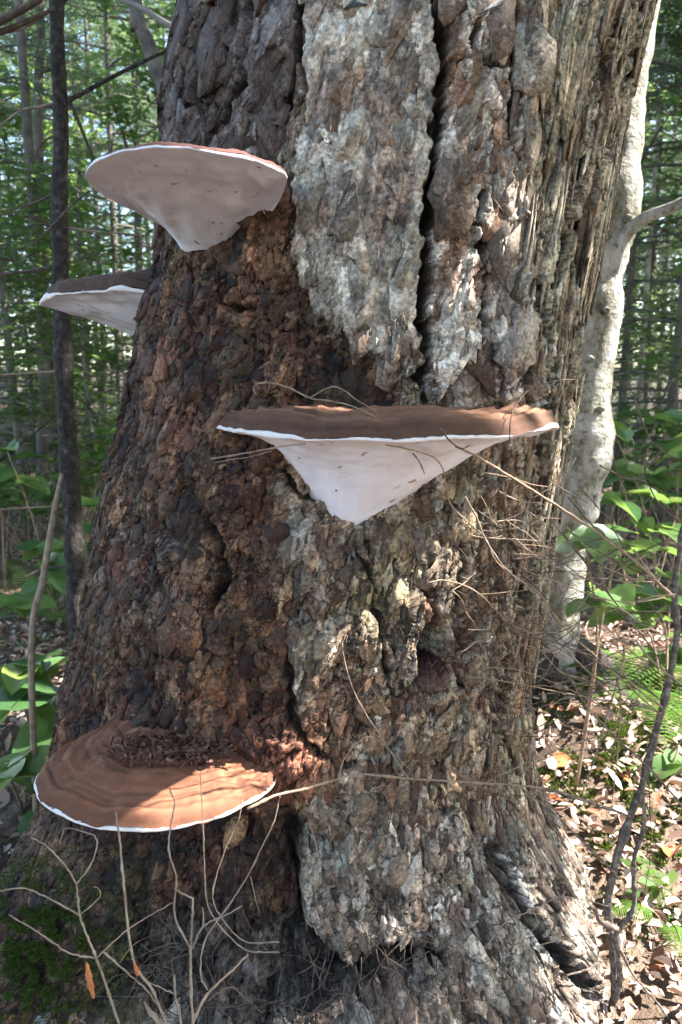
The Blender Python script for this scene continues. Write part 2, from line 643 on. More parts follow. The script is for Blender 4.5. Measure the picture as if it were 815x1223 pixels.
def hit(px, py, inset=0.0):
    """where the line of sight meets the plain trunk"""
    d = rayd(px, py)
    Y = np.arange(0.5, 1.5, 0.003)
    t = Y / d[1]
    x, z = d[0] * t, CAMZ + d[2] * t
    cx = t_cx(z)
    ph = np.arctan2(x - cx, AX - Y)
    inn = np.hypot(x - cx, Y - AX) < t_r(z) + flare(ph, z) - inset
    k = int(np.argmax(inn)) if inn.any() else len(Y) - 1
    return Vector((float(x[k]), float(Y[k]), float(z[k])))


def build_trunk():
    NU, NV = 600, 860
    phi = np.linspace(-1.78, 1.78, NU)
    zz = np.linspace(-0.16, 1.66, NV)
    PH, Z = np.meshgrid(phi, zz)          # (NV, NU)
    PH = PH.astype(np.float32)
    Z = Z.astype(np.float32)
    X0, Y0 = t_surf(PH, Z)
    px, py = proj(X0, Y0, Z)
    px, py = px.astype(np.float32), py.astype(np.float32)
    u, v = (PH * 0.385).astype(np.float32), Z
    # wobble for outlines
    wx = px + 13 * fbm(u * 22, v * 16, 1, 4) + 4 * pn(u * 110, v * 90, 5)
    wy = py + 16 * fbm(u * 20, v * 14, 4, 4)

    def reg(pts, soft=8):
        return sst(-soft, soft, poly_sd(wx, wy, pts))

    wx = wx + 9 * fbm(u * 60, v * 34, 8, 3)
    wy = wy + 12 * fbm(u * 70, v * 30, 10, 3)
    rA = reg([(356, -200), (518, -200), (525, 90), (518, 200), (508, 300), (505, 400), (470, 430), (420, 412), (382, 380), (345, 300), (352, 190), (362, 120)], 5)
    rB = reg([(521, -200), (640, -200), (632, 150), (620, 300), (640, 480), (560, 480), (512, 460), (510, 330), (520, 200)], 5)
    rC = reg([(630, -200), (900, -200), (800, 300), (700, 620), (660, 760), (620, 760), (640, 560), (628, 470), (610, 330), (622, 150)], 9)
    rD = reg([(100, -200), (358, -200), (356, 110), (330, 190), (260, 210), (100, 230)], 12)
    rRed = reg([(60, 190), (340, 200), (352, 300), (390, 400), (480, 450), (470, 500), (330, 560), (330, 700), (345, 790), (352, 1000), (350, 1230), (-100, 1230)], 14)
    rLow = np.clip(1 - rA - rB - rC - rD - rRed, 0, 1)
    rHoll = sst(-22, 14, poly_sd(wx, wy, [(118, 985), (350, 985), (356, 1085), (386, 1152), (330, 1240), (170, 1240), (140, 1120)]))
    rCav = sst(-10, 14, poly_sd(wx, wy, [(386, 1158), (420, 1168), (430, 1148), (480, 1135), (512, 1128), (548, 1142), (520, 1170), (470, 1185), (440, 1240), (300, 1260), (330, 1180)]))
    rRoot = sst(960, 1060, wy) * sst(400, 460, wx) * (1 - rCav)

    # ---- large plates: three grains of cells
    wu = u + 0.012 * fbm(u * 24, v * 12, 2, 3) + 0.003 * pn(u * 120, v * 80, 7)
    wv = v + 0.022 * fbm(u * 18, v * 12, 6, 3)
    big = voro(wu * 13 + 40, wv * 5.2 + 40, 0)
    mid = voro(wu * 23 + 80, wv * 9.5 + 80, 1)
    fin = voro(wu * 34 + 20, wv * 20 + 20, 2)
    sel_big = (rB + rD) > 0.5
    sel_fin = (rRed > 0.5) & ~sel_big
    sel_A = rA > 0.5
    F1 = np.where(sel_big, big[0], np.where(sel_fin, fin[0], mid[0]))
    F2 = np.where(sel_big, big[1], np.where(sel_fin, fin[1], mid[1]))
    ID = np.where(sel_big, big[2], np.where(sel_fin, fin[2] + 70000, mid[2] + 140000))
    OX = np.where(sel_big, big[3], np.where(sel_fin, fin[3], mid[3]))
    OY = np.where(sel_big, big[4], np.where(sel_fin, fin[4], mid[4]))
    edge = F2 - F1
    gw = np.where(sel_big, 0.11, np.where(sel_fin, 0.16, 0.15)) * (0.7 + 0.5 * pn(u * 30, v * 18, 3))
    g = sst(0.0, 1.0, edge / np.maximum(gw, 0.03))
    gdep = 0.012 * rB + 0.016 * rD + 0.010 * rRed + 0.012 * rLow + 0.004 * rC
    r1, r2, r3 = rid(ID, 1), rid(ID, 2), rid(ID, 3)
    h = -gdep * (1 - g)
    h += (r1 - 0.5) * (0.008 * rB + 0.010 * rD + 0.007 * rRed + 0.006 * rLow)
    h += ((r2 - 0.5) * OX * 0.014 + (r3 - 0.35) * OY * 0.012) * g * (1 - 0.7 * rC) * (1 - rA)
    # ---- flaky layers: overlapping scales with lifted lower edges, three sizes
    n1 = fbm(wu * 26, wv * 14, 8, 5, 0.55)
    n2 = fbm(wu * 62, wv * 40, 3, 4, 0.55)
    t1 = terr(n1, 5.0, 0.96, 0.12)
    t2 = terr(n2, 3.5, 0.95, 0.12)
    flk = 0.15 * rA + 0.75 * rB + 0.25 * rC + 0.7 * rD + 1.2 * rRed + 1.0 * rLow
    h += flk * (t1 * 0.007 + t2 * 0.003)
    ju = 0.010 * fbm(u * 34, v * 24, 5, 3) + 0.0035 * fbm(u * 120, v * 90, 7, 2)
    jv = 0.012 * fbm(u * 30, v * 24, 9, 3) + 0.0040 * fbm(u * 120, v * 90, 2, 2)
    crk = np.zeros_like(h)
    scol = np.zeros_like(h)
    gI = np.clip(rRed + 0.45 * rD + 0.5 * rLow, 0, 1) * (1 + 0.5 * rHoll + 0.4 * rCav)      # broad scales
    gL = np.clip(0.7 * rB + 0.5 * rLow, 0, 1)              # longer scales
    for (fu, fv, sd, a_, b_, cd, cw, amp) in ((27, 18, 3, 0.006, 0.0020, 0.0100, 0.070, gI),
                                              (58, 40, 4, 0.0030, 0.0010, 0.0040, 0.09, gI),
                                              (30, 10, 5, 0.006, 0.0015, 0.0105, 0.075, gL),
                                              (66, 26, 0, 0.0028, 0.0010, 0.0036, 0.09, gL),
                                              (70, 9, 1, 0.006, 0.0010, 0.0060, 0.10, rC),
                                              (62, 22, 2, 0.0010, 0.0004, 0.0016, 0.07, rA),
                                              (120, 84, 3, 0.0006, 0.0002, 0.0009, 0.11, 1 - 0.5 * rC - 0.4 * rB - 0.4 * rD)):
        f1_, f2_, id_, ox_, oy_ = voro((u + ju) * fu + 33, (v + jv) * fv + 33, sd)
        q_ = rid(id_, 2)
        h += amp * ((q_ - 0.5) * a_ + (oy_ * (0.3 + q_) + ox_ * (rid(id_, 4) - 0.5)) * b_)
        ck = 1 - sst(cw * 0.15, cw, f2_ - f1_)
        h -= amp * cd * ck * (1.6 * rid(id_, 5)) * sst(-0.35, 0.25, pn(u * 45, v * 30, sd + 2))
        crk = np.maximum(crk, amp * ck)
        scol += (rid(id_, 1) - 0.5) * amp
    h += (0.0007 + 0.0003 * rRed + 0.0004 * rLow) * fbm(u * 170, v * 130, 9, 3)
    h += 0.0012 * rA * fbm(u * 90, v * 70, 1, 4) + 0.0016 * rA * terr(fbm(wu * 75, wv * 55, 2, 3), 3, 0.93, 0.3)
    # shallow scales on the smooth plate
    h += rA * (0.003 + 0.006 * pn(u * 9, v * 5, 3)) + 0.010 * rB + 0.006 * rC * 1.0
    h += 0.018 * fbm(u * 4.5, v * 2.6, 10, 2) * (1 - 0.7 * rA)
    lump2 = fbm(wu * 10, wv * 6.5, 4, 3)
    h += 0.009 * terr(lump2, 3, 0.9, 0.3) * (rRed + 0.7 * rLow)
    # ---- long fibrous ridges on the weathered side
    rd = np.abs(pn(wu * 42 + 0.8 * pn(u * 6, v * 6, 2), wv * 2.6, 11)) + 0.30 * np.abs(pn(wu * 95, wv * 6, 4))
    fis = 1 - sst(0.0, 0.30, rd)
    h -= rC * 0.020 * fis
    fis2 = 1 - sst(0.0, 0.22, np.abs(pn(wu * 26, wv * 6.5, 5)) + 0.3 * np.abs(pn(wu * 70, wv * 22, 6)))
    h -= (0.009 * rLow + 0.004 * rB) * fis2
    # lower right: rough knobbly bark
    h += rRoot * (0.010 * terr(fbm(u * 30, v * 30, 7, 4), 4, 0.7, 0.5))
    # ---- deep fissures traced from the tree
    fz = np.zeros_like(u)
    FISS = [
        ([(519, -60), (527, 80), (523, 150), (519, 205), (514, 250), (510, 300), (507, 350), (511, 410), (508, 480)], 7.5, 0.040),
        ([(514, 215), (512, 245)], 9, 0.03),
        ([(354, -60), (356, 60), (364, 120), (351, 200), (344, 285), (358, 340), (384, 384)], 2.5, 0.008),
        ([(287, -60), (289, 45), (287, 100), (264, 140), (250, 170)], 6, 0.028),
        ([(350, 0), (347, 95), (340, 130)], 5, 0.025),
        ([(566, -40), (568, 66), (590, 78)], 4, 0.016), ([(530, 70), (568, 74), (608, 82)], 4, 0.016),
        ([(612, -40), (611, 65), (609, 151), (613, 215)], 3.5, 0.014),
        ([(571, 211), (568, 271), (586, 322), (577, 382), (590, 440), (585, 480)], 4.5, 0.018),
        ([(533, 235), (552, 262), (570, 275)], 4, 0.014),
        ([(727, 20), (718, 90), (714, 166), (688, 226), (680, 290), (664, 340), (642, 350), (640, 396), (632, 433), (622, 480)], 6, 0.040),
        ([(757, -20), (752, 90), (733, 150), (711, 210), (698, 285), (692, 340)], 6.5, 0.035),
        ([(706, 330), (693, 399), (681, 435), (676, 500), (668, 560)], 5, 0.03),
        ([(641, 300), (640, 385)], 4, 0.02),
        ([(652, 400), (650, 480), (641, 601), (636, 682), (607, 777), (604, 830), (598, 905)], 5.5, 0.026),
        ([(511, 700), (513, 745), (530, 780)], 5, 0.025),
        ([(251, 611), (262, 650), (272, 690), (250, 730)], 7, 0.02),
        ([(345, 770), (348, 860), (380, 905), (418, 912), (440, 925)], 5, 0.018),
        ([(596, 1009), (621, 1060), (641, 1105), (677, 1148), (720, 1190)], 10, 0.035),
        ([(570, 990), (600, 1040), (610, 1090)], 6, 0.02),
        ([(352, 985), (352, 1060), (360, 1110), (388, 1154), (418, 1168)], 7, 0.03),
        ([(268, 330), (266, 365), (300, 372)], 5, 0.02),
        ([(205, 10), (193, 150), (188, 180)], 5, 0.02), ([(240, 20), (232, 110), (245, 170)], 4, 0.016),
        ([(330, 560), (352, 585), (380, 600)], 5, 0.02), ([(425, 640), (455, 740), (470, 860)], 3.5, 0.014),
        ([(560, 640), (548, 720), (556, 860)], 4, 0.014),
    ]
    for pts, w, dp in FISS:
        d, par = poly_d(wx * 0.6 + px * 0.4, wy * 0.5 + py * 0.5, pts)
        wob = 1.35 * w * (0.75 + 0.6 * pn(u * 40, v * 30, 2))
        endf = np.minimum(1, np.minimum(par, 1 - par) * 8 + 0.25)
        fz = np.maximum(fz, 1.25 * dp * endf * (1 - sst(wob * 0.25, wob * 1.15, d)))
    h -= fz
    # pit that holds the little old bracket
    d = np.hypot((px - 513) / 25, (py - 780) / 44) + 0.25 * pn(u * 40, v * 40, 3)
    h -= 0.062 * (1 - sst(0.45, 0.95, d))
    h += 0.012 * np.exp(-((d - 1.15) / 0.2) ** 2)
    # hollow, cavity, lumps
    h += (rHoll + rCav) * (0.012 * np.abs(fbm(u * 45, v * 32, 3, 4)) + 0.006 * fbm(u * 110, v * 60, 6, 3))
    h -= 0.040 * rHoll * (1 + 0.35 * fbm(u * 14, v * 10, 5, 3)) + 0.075 * rCav
    strip = terr(fbm(wu * 32, wv * 15, 6, 5), 4, 0.93, 0.2)
    h += 0.014 * rHoll * strip
    lump = np.exp(-(((px - 338) / 42) ** 2 + ((py - 905) / 45) ** 2))
    h += lump * 0.030 * (1 + 0.5 * fbm(u * 40, v * 40, 7, 4))
    h += 0.010 * np.exp(-(((px - 250) / 30) ** 2 + ((py - 562) / 22) ** 2))
    fl = np.clip(np.exp(-(((px - 425) / 70) ** 2 + ((py - 595) / 48) ** 2)) + np.exp(-(((px - 245) / 50) ** 2 + ((py - 285) / 25) ** 2)), 0, 1)
    h = h * (1 - 0.85 * fl) - 0.015 * fl
    h = h.astype(np.float32)

    # ---- colours: the bark's own, with shade painted darker into cracks and fissures
    def c(*a):
        return np.array(a, np.float32)

    def mix(A, B, t):
        return A + (B - A) * t[..., None]

    k1 = 0.5 + 0.5 * fbm(u * 12, v * 9, 11, 4)
    k2 = 0.5 + 0.5 * fbm(u * 38, v * 30, 0, 4)
    k3 = 0.5 + 0.5 * fbm(u * 90, v * 70, 6, 3)
    lay = np.clip(0.5 + 0.9 * t1 + 0.3 * t2, 0, 1)     # outer layers grey, inner layers red-brown
    cA = mix(mix(np.broadcast_to(c(0.36, 0.31, 0.245), u.shape + (3,)), c(0.50, 0.46, 0.39), sst(0.35, 0.75, k2)), c(0.27, 0.19, 0.14), sst(0.56, 0.78, k3) * 0.5)
    cA = mix(cA, c(0.25, 0.155, 0.11), 0.65 * sst(0.25, 0.7, 0.5 + 0.8 * fbm(u * 14, v * 10, 3, 4) - 0.12))
    cA = cA * (0.80 + 0.40 * sst(-0.5, 0.5, fbm(u * 70, v * 9, 7, 3)))[..., None]
    cB = mix(mix(np.broadcast_to(c(0.20, 0.12, 0.08), u.shape + (3,)), c(0.46, 0.40, 0.335), sst(0.2, 0.5, lay)), c(0.58, 0.54, 0.48), sst(0.55, 0.85, k2) * 0.7)
    cC = mix(mix(np.broadcast_to(c(0.22, 0.155, 0.10), u.shape + (3,)), c(0.36, 0.31, 0.21), sst(0.3, 0.6, k1)), c(0.42, 0.385, 0.31), sst(0.5, 0.8, k2))
    cC = mix(cC, c(0.17, 0.10, 0.06), fis * 0.6)
    cD = mix(np.broadcast_to(c(0.13, 0.085, 0.065), u.shape + (3,)), c(0.25, 0.205, 0.185), sst(0.3, 0.6, lay) * sst(0.2, 0.6, r2))
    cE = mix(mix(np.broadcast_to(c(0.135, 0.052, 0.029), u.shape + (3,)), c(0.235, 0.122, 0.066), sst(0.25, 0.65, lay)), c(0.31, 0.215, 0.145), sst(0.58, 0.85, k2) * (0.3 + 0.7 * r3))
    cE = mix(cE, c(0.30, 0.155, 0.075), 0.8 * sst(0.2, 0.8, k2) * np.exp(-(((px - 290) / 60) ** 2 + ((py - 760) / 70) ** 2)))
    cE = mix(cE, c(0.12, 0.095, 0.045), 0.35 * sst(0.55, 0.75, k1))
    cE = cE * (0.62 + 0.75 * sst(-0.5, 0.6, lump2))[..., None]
    cE = mix(cE, c(0.27, 0.215, 0.18), 0.75 * sst(0.35, 0.7, k2) * np.exp(-(((px - 175) / 55) ** 2 + ((py - 690) / 70) ** 2)))
    cF = mix(mix(np.broadcast_to(c(0.17, 0.10, 0.064), u.shape + (3,)), c(0.29, 0.215, 0.145), sst(0.25, 0.6, lay)), c(0.40, 0.35, 0.285), sst(0.5, 0.8, k2))
    cF = mix(cF, c(0.20, 0.175, 0.085), 0.5 * sst(0.5, 0.75, k1))
    cF = mix(cF, c(0.44, 0.42, 0.39), rRoot * sst(0.60, 0.75, k1 * 0.6 + k2 * 0.5))
    w = rA + rB + rC + rD + rRed + rLow + 1e-4
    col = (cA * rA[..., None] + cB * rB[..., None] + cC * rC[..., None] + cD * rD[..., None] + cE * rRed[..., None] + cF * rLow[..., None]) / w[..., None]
    # rotten wood in the hollow
    cH = mix(np.broadcast_to(c(0.075, 0.034, 0.022), u.shape + (3,)), c(0.30, 0.18, 0.085), sst(0.1, 0.45, strip) * sst(0.4, 0.65, k1))
    cH = mix(cH, c(0.10, 0.09, 0.08), sst(1080, 1160, py) * 0.8)
    col = mix(col, cH, rHoll)
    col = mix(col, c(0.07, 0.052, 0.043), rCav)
    # pale green lichen crusts
    lich = sst(0.60 - 0.07 * np.exp(-(((px - 400) / 60) ** 2 + ((py - 1090) / 110) ** 2)), 0.68, 0.5 + 0.5 * fbm(u * 55, v * 45, 2, 4)) * sst(0.45, 0.65, 0.5 + 0.5 * fbm(u * 6, v * 5, 8, 2))
    lmask = np.clip(np.exp(-(((px - 395) / 45) ** 2 + ((py - 1090) / 110) ** 2)) + 0.10 * rA + 0.6 * rRoot + 0.4 * rLow, 0, 1)
    col = mix(col, c(0.33, 0.40, 0.35), lich * lmask * 0.9)
    # red dust round the low bracket
    red = np.exp(-(((px - 335) / 55) ** 2 + ((py - 900) / 50) ** 2))
    col = mix(col, c(0.30, 0.105, 0.058), np.clip(red * 1.2, 0, 0.9))
    # moss film low on the left root
    ms = sst(0.45, 0.7, k1) * sst(1010, 1080, py) * (1 - sst(110, 190, px))
    col = mix(col, c(0.055, 0.075, 0.022), ms * 0.85)
    ms2 = sst(0.5, 0.65, k2) * np.exp(-(((px - 240) / 40) ** 2 + ((py - 640) / 60) ** 2))
    col = mix(col, c(0.07, 0.08, 0.03), ms2 * 0.6)
    col = mix(col, c(0.030, 0.015, 0.010), np.clip(crk, 0, 1) * 0.75 * (1 - 0.5 * rA))  # inner bark tone, blackened to paint shade into the cracks
    col = mix(col, c(0.028, 0.017, 0.012), sst(0.004, 0.018, fz) * 0.9)  # decayed bark in fissures, darkened further as painted shade
    col *= (0.78 + 0.44 * r2)[..., None] * (0.66 + 0.68 * k3)[..., None] * np.clip(1 + 0.55 * scol, 0.45, 1.7)[..., None]
    grey = col.mean(-1, keepdims=True)
    col = col + (grey * np.array([1.06, 0.99, 0.93]) - col) * (0.45 * sst(930, 1020, py) * rLow)[..., None]
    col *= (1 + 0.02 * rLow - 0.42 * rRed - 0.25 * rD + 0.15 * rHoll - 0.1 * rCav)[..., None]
    col = np.clip(col, 0.01, 0.7)

    # ---- points
    R = t_r(Z) + flare(PH, Z) + h
    X = t_cx(Z) + R * np.sin(PH)
    Y = AX - R * np.cos(PH)
    ZZ = Z + 0.35 * h * pn(u * 30, v * 30, 1)
    V = np.stack([X, Y, ZZ], -1).reshape(-1, 3).astype(np.float32)
    alpha = np.clip(1 - 0.72 * rA - 0.45 * rB - 0.35 * rD - 0.3 * rC, 0, 1)
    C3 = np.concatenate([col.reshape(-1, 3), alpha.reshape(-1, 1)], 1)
    ii = np.arange(NU * NV).reshape(NV, NU)
    Fq = np.stack([ii[:-1, :-1], ii[:-1, 1:], ii[1:, 1:], ii[1:, :-1]], -1).reshape(-1, 4)
    root = empty('old_tree', (float(t_cx(0.0)), AX, 0), 'massive old tree trunk with flaky grey and red-brown bark, fungi growing on it', 'tree')
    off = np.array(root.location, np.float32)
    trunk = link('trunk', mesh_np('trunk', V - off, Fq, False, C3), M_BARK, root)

    # ---- scales of bark: thin plates with their own edges, overlapping like loose shingles
    def blur(a_, r):
        for ax in (0, 1):
            p_ = np.pad(a_, [(r + 1, r) if k == ax else (0, 0) for k in (0, 1)], mode='edge').cumsum(ax)
            n_ = a_.shape[ax]
            hi = np.take(p_, np.arange(2 * r + 1, 2 * r + 1 + n_), ax)
            lo = np.take(p_, np.arange(0, n_), ax)
            a_ = (hi - lo) / (2 * r + 1)
        return a_
    hs = blur(h.astype(np.float64), 6)
    R0 = t_r(Z) + flare(PH, Z)
    rng = np.random.default_rng(5)
    # region weight, count, width, height, lift, tone spread
    KINDS = [(rRed, 1500, (0.014, 0.044), (0.016, 0.056), (-0.001, 0.0045), 0.42), (rRed, 3600, (0.004, 0.016), (0.005, 0.020), (-0.0005, 0.0045), 0.55),
             (rLow, 1300, (0.010, 0.032), (0.022, 0.070), (-0.001, 0.0040), 0.40), (rLow, 3000, (0.003, 0.012), (0.006, 0.026), (-0.0005, 0.0040), 0.52),
             (rB, 170, (0.028, 0.070), (0.050, 0.130), (-0.001, 0.0055), 0.16), (rB, 700, (0.005, 0.020), (0.010, 0.045), (-0.0005, 0.0045), 0.25),
             (rD, 190, (0.026, 0.060), (0.040, 0.110), (-0.001, 0.0065), 0.20), (rD, 500, (0.005, 0.018), (0.010, 0.032), (-0.0005, 0.0050), 0.28),
             (rC, 460, (0.005, 0.016), (0.070, 0.240), (-0.001, 0.0030), 0.30), (rC, 900, (0.0025, 0.007), (0.016, 0.070), (-0.0005, 0.0030), 0.40),
             (rA, 170, (0.014, 0.045), (0.030, 0.110), (-0.0010, 0.0016), 0.14), (rA, 700, (0.003, 0.010), (0.008, 0.034), (-0.0004, 0.0016), 0.26)]
    iu, iv, ww, hh, ll, tt_ = [], [], [], [], [], []
    fzd = [blur((fz > 0.005).astype(np.float64), r_) for r_ in (2, 6)]
    open_ = (fl < 0.25) & (rCav < 0.4) & (lump < 0.5) & (np.hypot((px - 513) / 26, (py - 785) / 44) > 1.0)
    for msk, n_, w_, h_, l_, tn in KINDS:
        cand = rng.integers(0, NU * NV, n_ * 14)
        ok_ = (msk.ravel()[cand] > 0.55) & open_.ravel()[cand] & (fzd[0 if w_[1] < 0.021 else 1].ravel()[cand] < 0.04) & (np.abs(PH.ravel()[cand]) < 1.62) & (py.ravel()[cand] > -130) & (py.ravel()[cand] < 1260)
        cand = cand[ok_][:n_]
        m_ = len(cand)
        q = rng.random(m_) ** 1.5
        iu.append(cand % NU)
        iv.append(cand // NU)
        ww.append(w_[0] + (w_[1] - w_[0]) * q)
        hh.append(h_[0] + (h_[1] - h_[0]) * np.clip(q * 0.6 + 0.4 * rng.random(m_), 0, 1))
        ll.append(rng.uniform(l_[0], l_[1] * 0.75, m_))
        tt_.append(rng.uniform(-tn, tn, m_))
    iu, iv = np.concatenate(iu), np.concatenate(iv)
    ww, hh, ll, tt_ = (np.concatenate(q)[:, None] for q in (ww, hh, ll, tt_))
    n_ = len(iu)
    K = 16
    # torn polygons: seven corners, the edges between them slightly ragged
    NC = 7
    ca = (np.arange(NC)[None, :] + rng.uniform(-0.46, 0.46, (n_, NC))) * 2 * PI / NC + rng.uniform(0, 6.28, (n_, 1))
    cr = rng.uniform(0.45, 1.35, (n_, NC))
    cxy = np.stack([np.cos(ca) * cr, np.sin(ca) * cr], -1)
    cxy = np.concatenate([cxy, cxy[:, :1]], 1)
    tpar = np.linspace(0, NC, K, endpoint=False)
    k0 = tpar.astype(int)
    ft = (tpar - k0)[None, :, None]
    oxy = cxy[:, k0] * (1 - ft) + cxy[:, k0 + 1] * ft
    oxy = oxy * (1 + rng.normal(0, 0.07, (n_, K, 1)))
    rot = rng.normal(0, 0.22, (n_, 1)) * np.where(rC[iv, iu] > 0.5, 0.25, 1.0)[:, None]
    lu, lv = oxy[..., 0] * ww * 0.56, oxy[..., 1] * hh * 0.56
    du, dv = lu * np.cos(rot) - lv * np.sin(rot), lu * np.sin(rot) + lv * np.cos(rot)
    z0 = Z[iv, iu][:, None]
    p0 = PH[iv, iu][:, None]
    r0 = R0[iv, iu][:, None]
    pz = z0 + dv
    pp = p0 + du / r0
    # follow the bulges of the trunk below, but each plate stays flat
    e = 6
    gu = (hs[iv, np.clip(iu + e, 0, NU - 1)] - hs[iv, np.clip(iu - e, 0, NU - 1)])[:, None] / (2 * e * 0.00229)
    gv = (hs[np.clip(iv + e, 0, NV - 1), iu] - hs[np.clip(iv - e, 0, NV - 1), iu])[:, None] / (2 * e * 0.00212)
    gu = gu * np.minimum(1, 0.03 / ww)
    gv = gv * np.minimum(1, 0.03 / hh)
    tu = np.clip(gu, -0.5, 0.5) + rng.normal(0, 0.06, (n_, 1)) * np.where(rC[iv, iu] > 0.5, 0.4, 1.0)[:, None]
    tv = np.clip(gv, -0.5, 0.5) - np.abs(rng.normal(0.01, 0.07, (n_, 1))) * np.where(rC[iv, iu] > 0.5, 0.15, 1.0)[:, None]
    top = hs[iv, iu][:, None] + 0.0015 + ll + tu * du + tv * dv + rng.normal(0, 0.0004, (n_, K))
    RR = t_r(pz) + flare(pp, pz) + top
    th = 0.003 + 0.10 * ww + np.maximum(ll, 0) * 0.8
    RB = RR - th

    def cyl(R_, P_, Z_, k_=1.0):
        return np.stack([t_cx(Z_) + R_ * np.sin(P_), AX - R_ * np.cos(P_), Z_], -1)
    VT = cyl(RR, pp, pz)
    VB = cyl(RB, p0 + (pp - p0) * 0.94, z0 + (pz - z0) * 0.94)
    ci = col[iv, iu][:, None, :]
    tone = np.clip(1 + tt_, 0.4, 1.7)[..., None]
    CT = np.clip(ci * tone * (1 + rng.normal(0, 0.07, (n_, K, 1))), 0.01, 0.72)
    CB = np.broadcast_to(ci * 0.22 + np.array([0.022, 0.010, 0.006]), CT.shape)  # inner bark at plate edges, darkened to paint in shade below
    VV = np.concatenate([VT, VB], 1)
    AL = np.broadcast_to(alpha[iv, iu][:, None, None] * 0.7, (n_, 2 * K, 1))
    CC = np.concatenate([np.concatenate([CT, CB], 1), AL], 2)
    fq = [[0, 1, 2, 15], [15, 2, 3, 14], [14, 3, 4, 13], [13, 4, 5, 12], [12, 5, 6, 11], [11, 6, 7, 10], [10, 7, 8, 9]]
    fq += [[k, k + K, (k + 1) % K + K, (k + 1) % K] for k in range(K)]
    fq = np.array(fq)
    # the three hundred that show largest are pieces of their own
    cpx, cpy = px[iv, iu], py[iv, iu]
    inn = (cpx > 5) & (cpx < 810) & (cpy > 5) & (cpy < 1218)
    show = (ww * hh)[:, 0] * np.cos(np.clip(p0[:, 0] * 1.15, -1.57, 1.57)) * inn * (0.6 + 40 * np.clip(ll[:, 0], 0, 0.01))
    big_ = np.argsort(-show)[:300]
    rest = np.setdiff1d(np.arange(n_), big_)
    for i in big_:
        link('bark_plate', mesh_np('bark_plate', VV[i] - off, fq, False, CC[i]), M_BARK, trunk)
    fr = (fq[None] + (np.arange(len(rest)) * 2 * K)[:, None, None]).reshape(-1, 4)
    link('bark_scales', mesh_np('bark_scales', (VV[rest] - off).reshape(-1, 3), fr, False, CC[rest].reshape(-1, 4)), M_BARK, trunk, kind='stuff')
    # the far side and the stem above the picture, coarser
    mb_v, mb_c = [], []
    zs = np.concatenate([np.linspace(-0.16, 1.66, 120)])
    ph = np.concatenate([np.linspace(1.74, 2 * PI - 1.74, 110)])
    P2, Z2 = np.meshgrid(ph, zs)
    P3 = np.where(P2 > PI, P2 - 2 * PI, P2)
    R2 = t_r(Z2) + flare(P3, Z2) + 0.014 * terr(fbm(P2 * 9, Z2 * 10, 3, 4), 4) - 0.004
    V2 = np.stack([t_cx(Z2) + R2 * np.sin(P2), AX - R2 * np.cos(P2), Z2], -1).reshape(-1, 3)
    kk = (0.5 + 0.5 * fbm(P2 * 10, Z2 * 9, 5, 4)).reshape(-1, 1)
    C2 = np.array([[0.13, 0.085, 0.06]]) * (1 - kk) + np.array([[0.30, 0.25, 0.20]]) * kk
    jj = np.arange(len(V2)).reshape(Z2.shape)
    F2_ = np.stack([jj[:-1, :-1], jj[:-1, 1:], jj[1:, 1:], jj[1:, :-1]], -1).reshape(-1, 4)
    link('trunk_back', mesh_np('trunk_back', V2 - off, F2_, True, C2), M_BARK, root)
    zs = np.linspace(1.655, 9.0, 120)
    ph = np.linspace(0, 2 * PI, 90)
    P2, Z2 = np.meshgrid(ph, zs)
    s_ = np.clip((Z2 - 1.6) / 7.4, 0, 1)
    R2 = float(t_r(1.66)) * (1 - 0.55 * s_) + 0.014 * terr(fbm(np.cos(P2) * 4 + 7, Z2 * 5 + np.sin(P2) * 4, 3, 4), 4)
    cxs = float(t_cx(1.66)) + (Z2 - 1.655) * 0.10
    V2 = np.stack([cxs + R2 * np.sin(P2), AX - R2 * np.cos(P2), Z2], -1).reshape(-1, 3)
    kk = (0.5 + 0.5 * fbm(np.cos(P2) * 9, Z2 * 9, 5, 4)).reshape(-1, 1)
    C2 = np.array([[0.13, 0.085, 0.06]]) * (1 - kk) + np.array([[0.30, 0.25, 0.20]]) * kk
    jj = np.arange(len(V2)).reshape(Z2.shape)
    F2_ = np.stack([jj[:-1, :-1], jj[:-1, 1:], jj[1:, 1:], jj[1:, :-1]], -1).reshape(-1, 4)
    link('upper_trunk', mesh_np('upper_trunk', V2 - off, F2_, True, C2), M_BARK, root)
    return root


OLD_TREE = build_trunk()

# ------------------------------------------------------------------ ground
def ground_z(x, y):
    x = np.asarray(x, np.float64)
    y = np.asarray(y, np.float64)
    g = 0.06 * fbm(x * 0.55, y * 0.55, 3, 4) + 0.02 * fbm(x * 2.5, y * 2.5, 5, 3)
    near = np.exp(-((np.hypot(x, y - 1.3)) / 1.1) ** 2)
    g = g * (1 - near) + near * 0.0
    m = 0.13 * np.exp(-(((x - 0.62) / 0.20) ** 2 + ((y - 1.85) / 0.22) ** 2))     # root mound under the pale tree
    far = np.clip((np.hypot(x, y) - 9) / 40, 0, 1)
    return g + m + far * 1.2


gx = np.concatenate([np.linspace(-150, -5, 30)[:-1], np.linspace(-5, 5, 120), np.linspace(5, 150, 30)[1:]])
gy = np.concatenate([np.linspace(-150, -2, 24)[:-1], np.linspace(-2, 9, 130), np.linspace(9, 150, 34)[1:]])
GX, GY = np.meshgrid(gx, gy)
GZ = ground_z(GX, GY)
jj = np.arange(GX.size).reshape(GX.shape)
GF = np.stack([jj[:-1, :-1], jj[:-1, 1:], jj[1:, 1:], jj[1:, :-1]], -1).reshape(-1, 4)
ground = link('ground', mesh_np('ground', np.stack([GX, GY, GZ], -1).reshape(-1, 3), GF), M_GROUND, kind='structure')


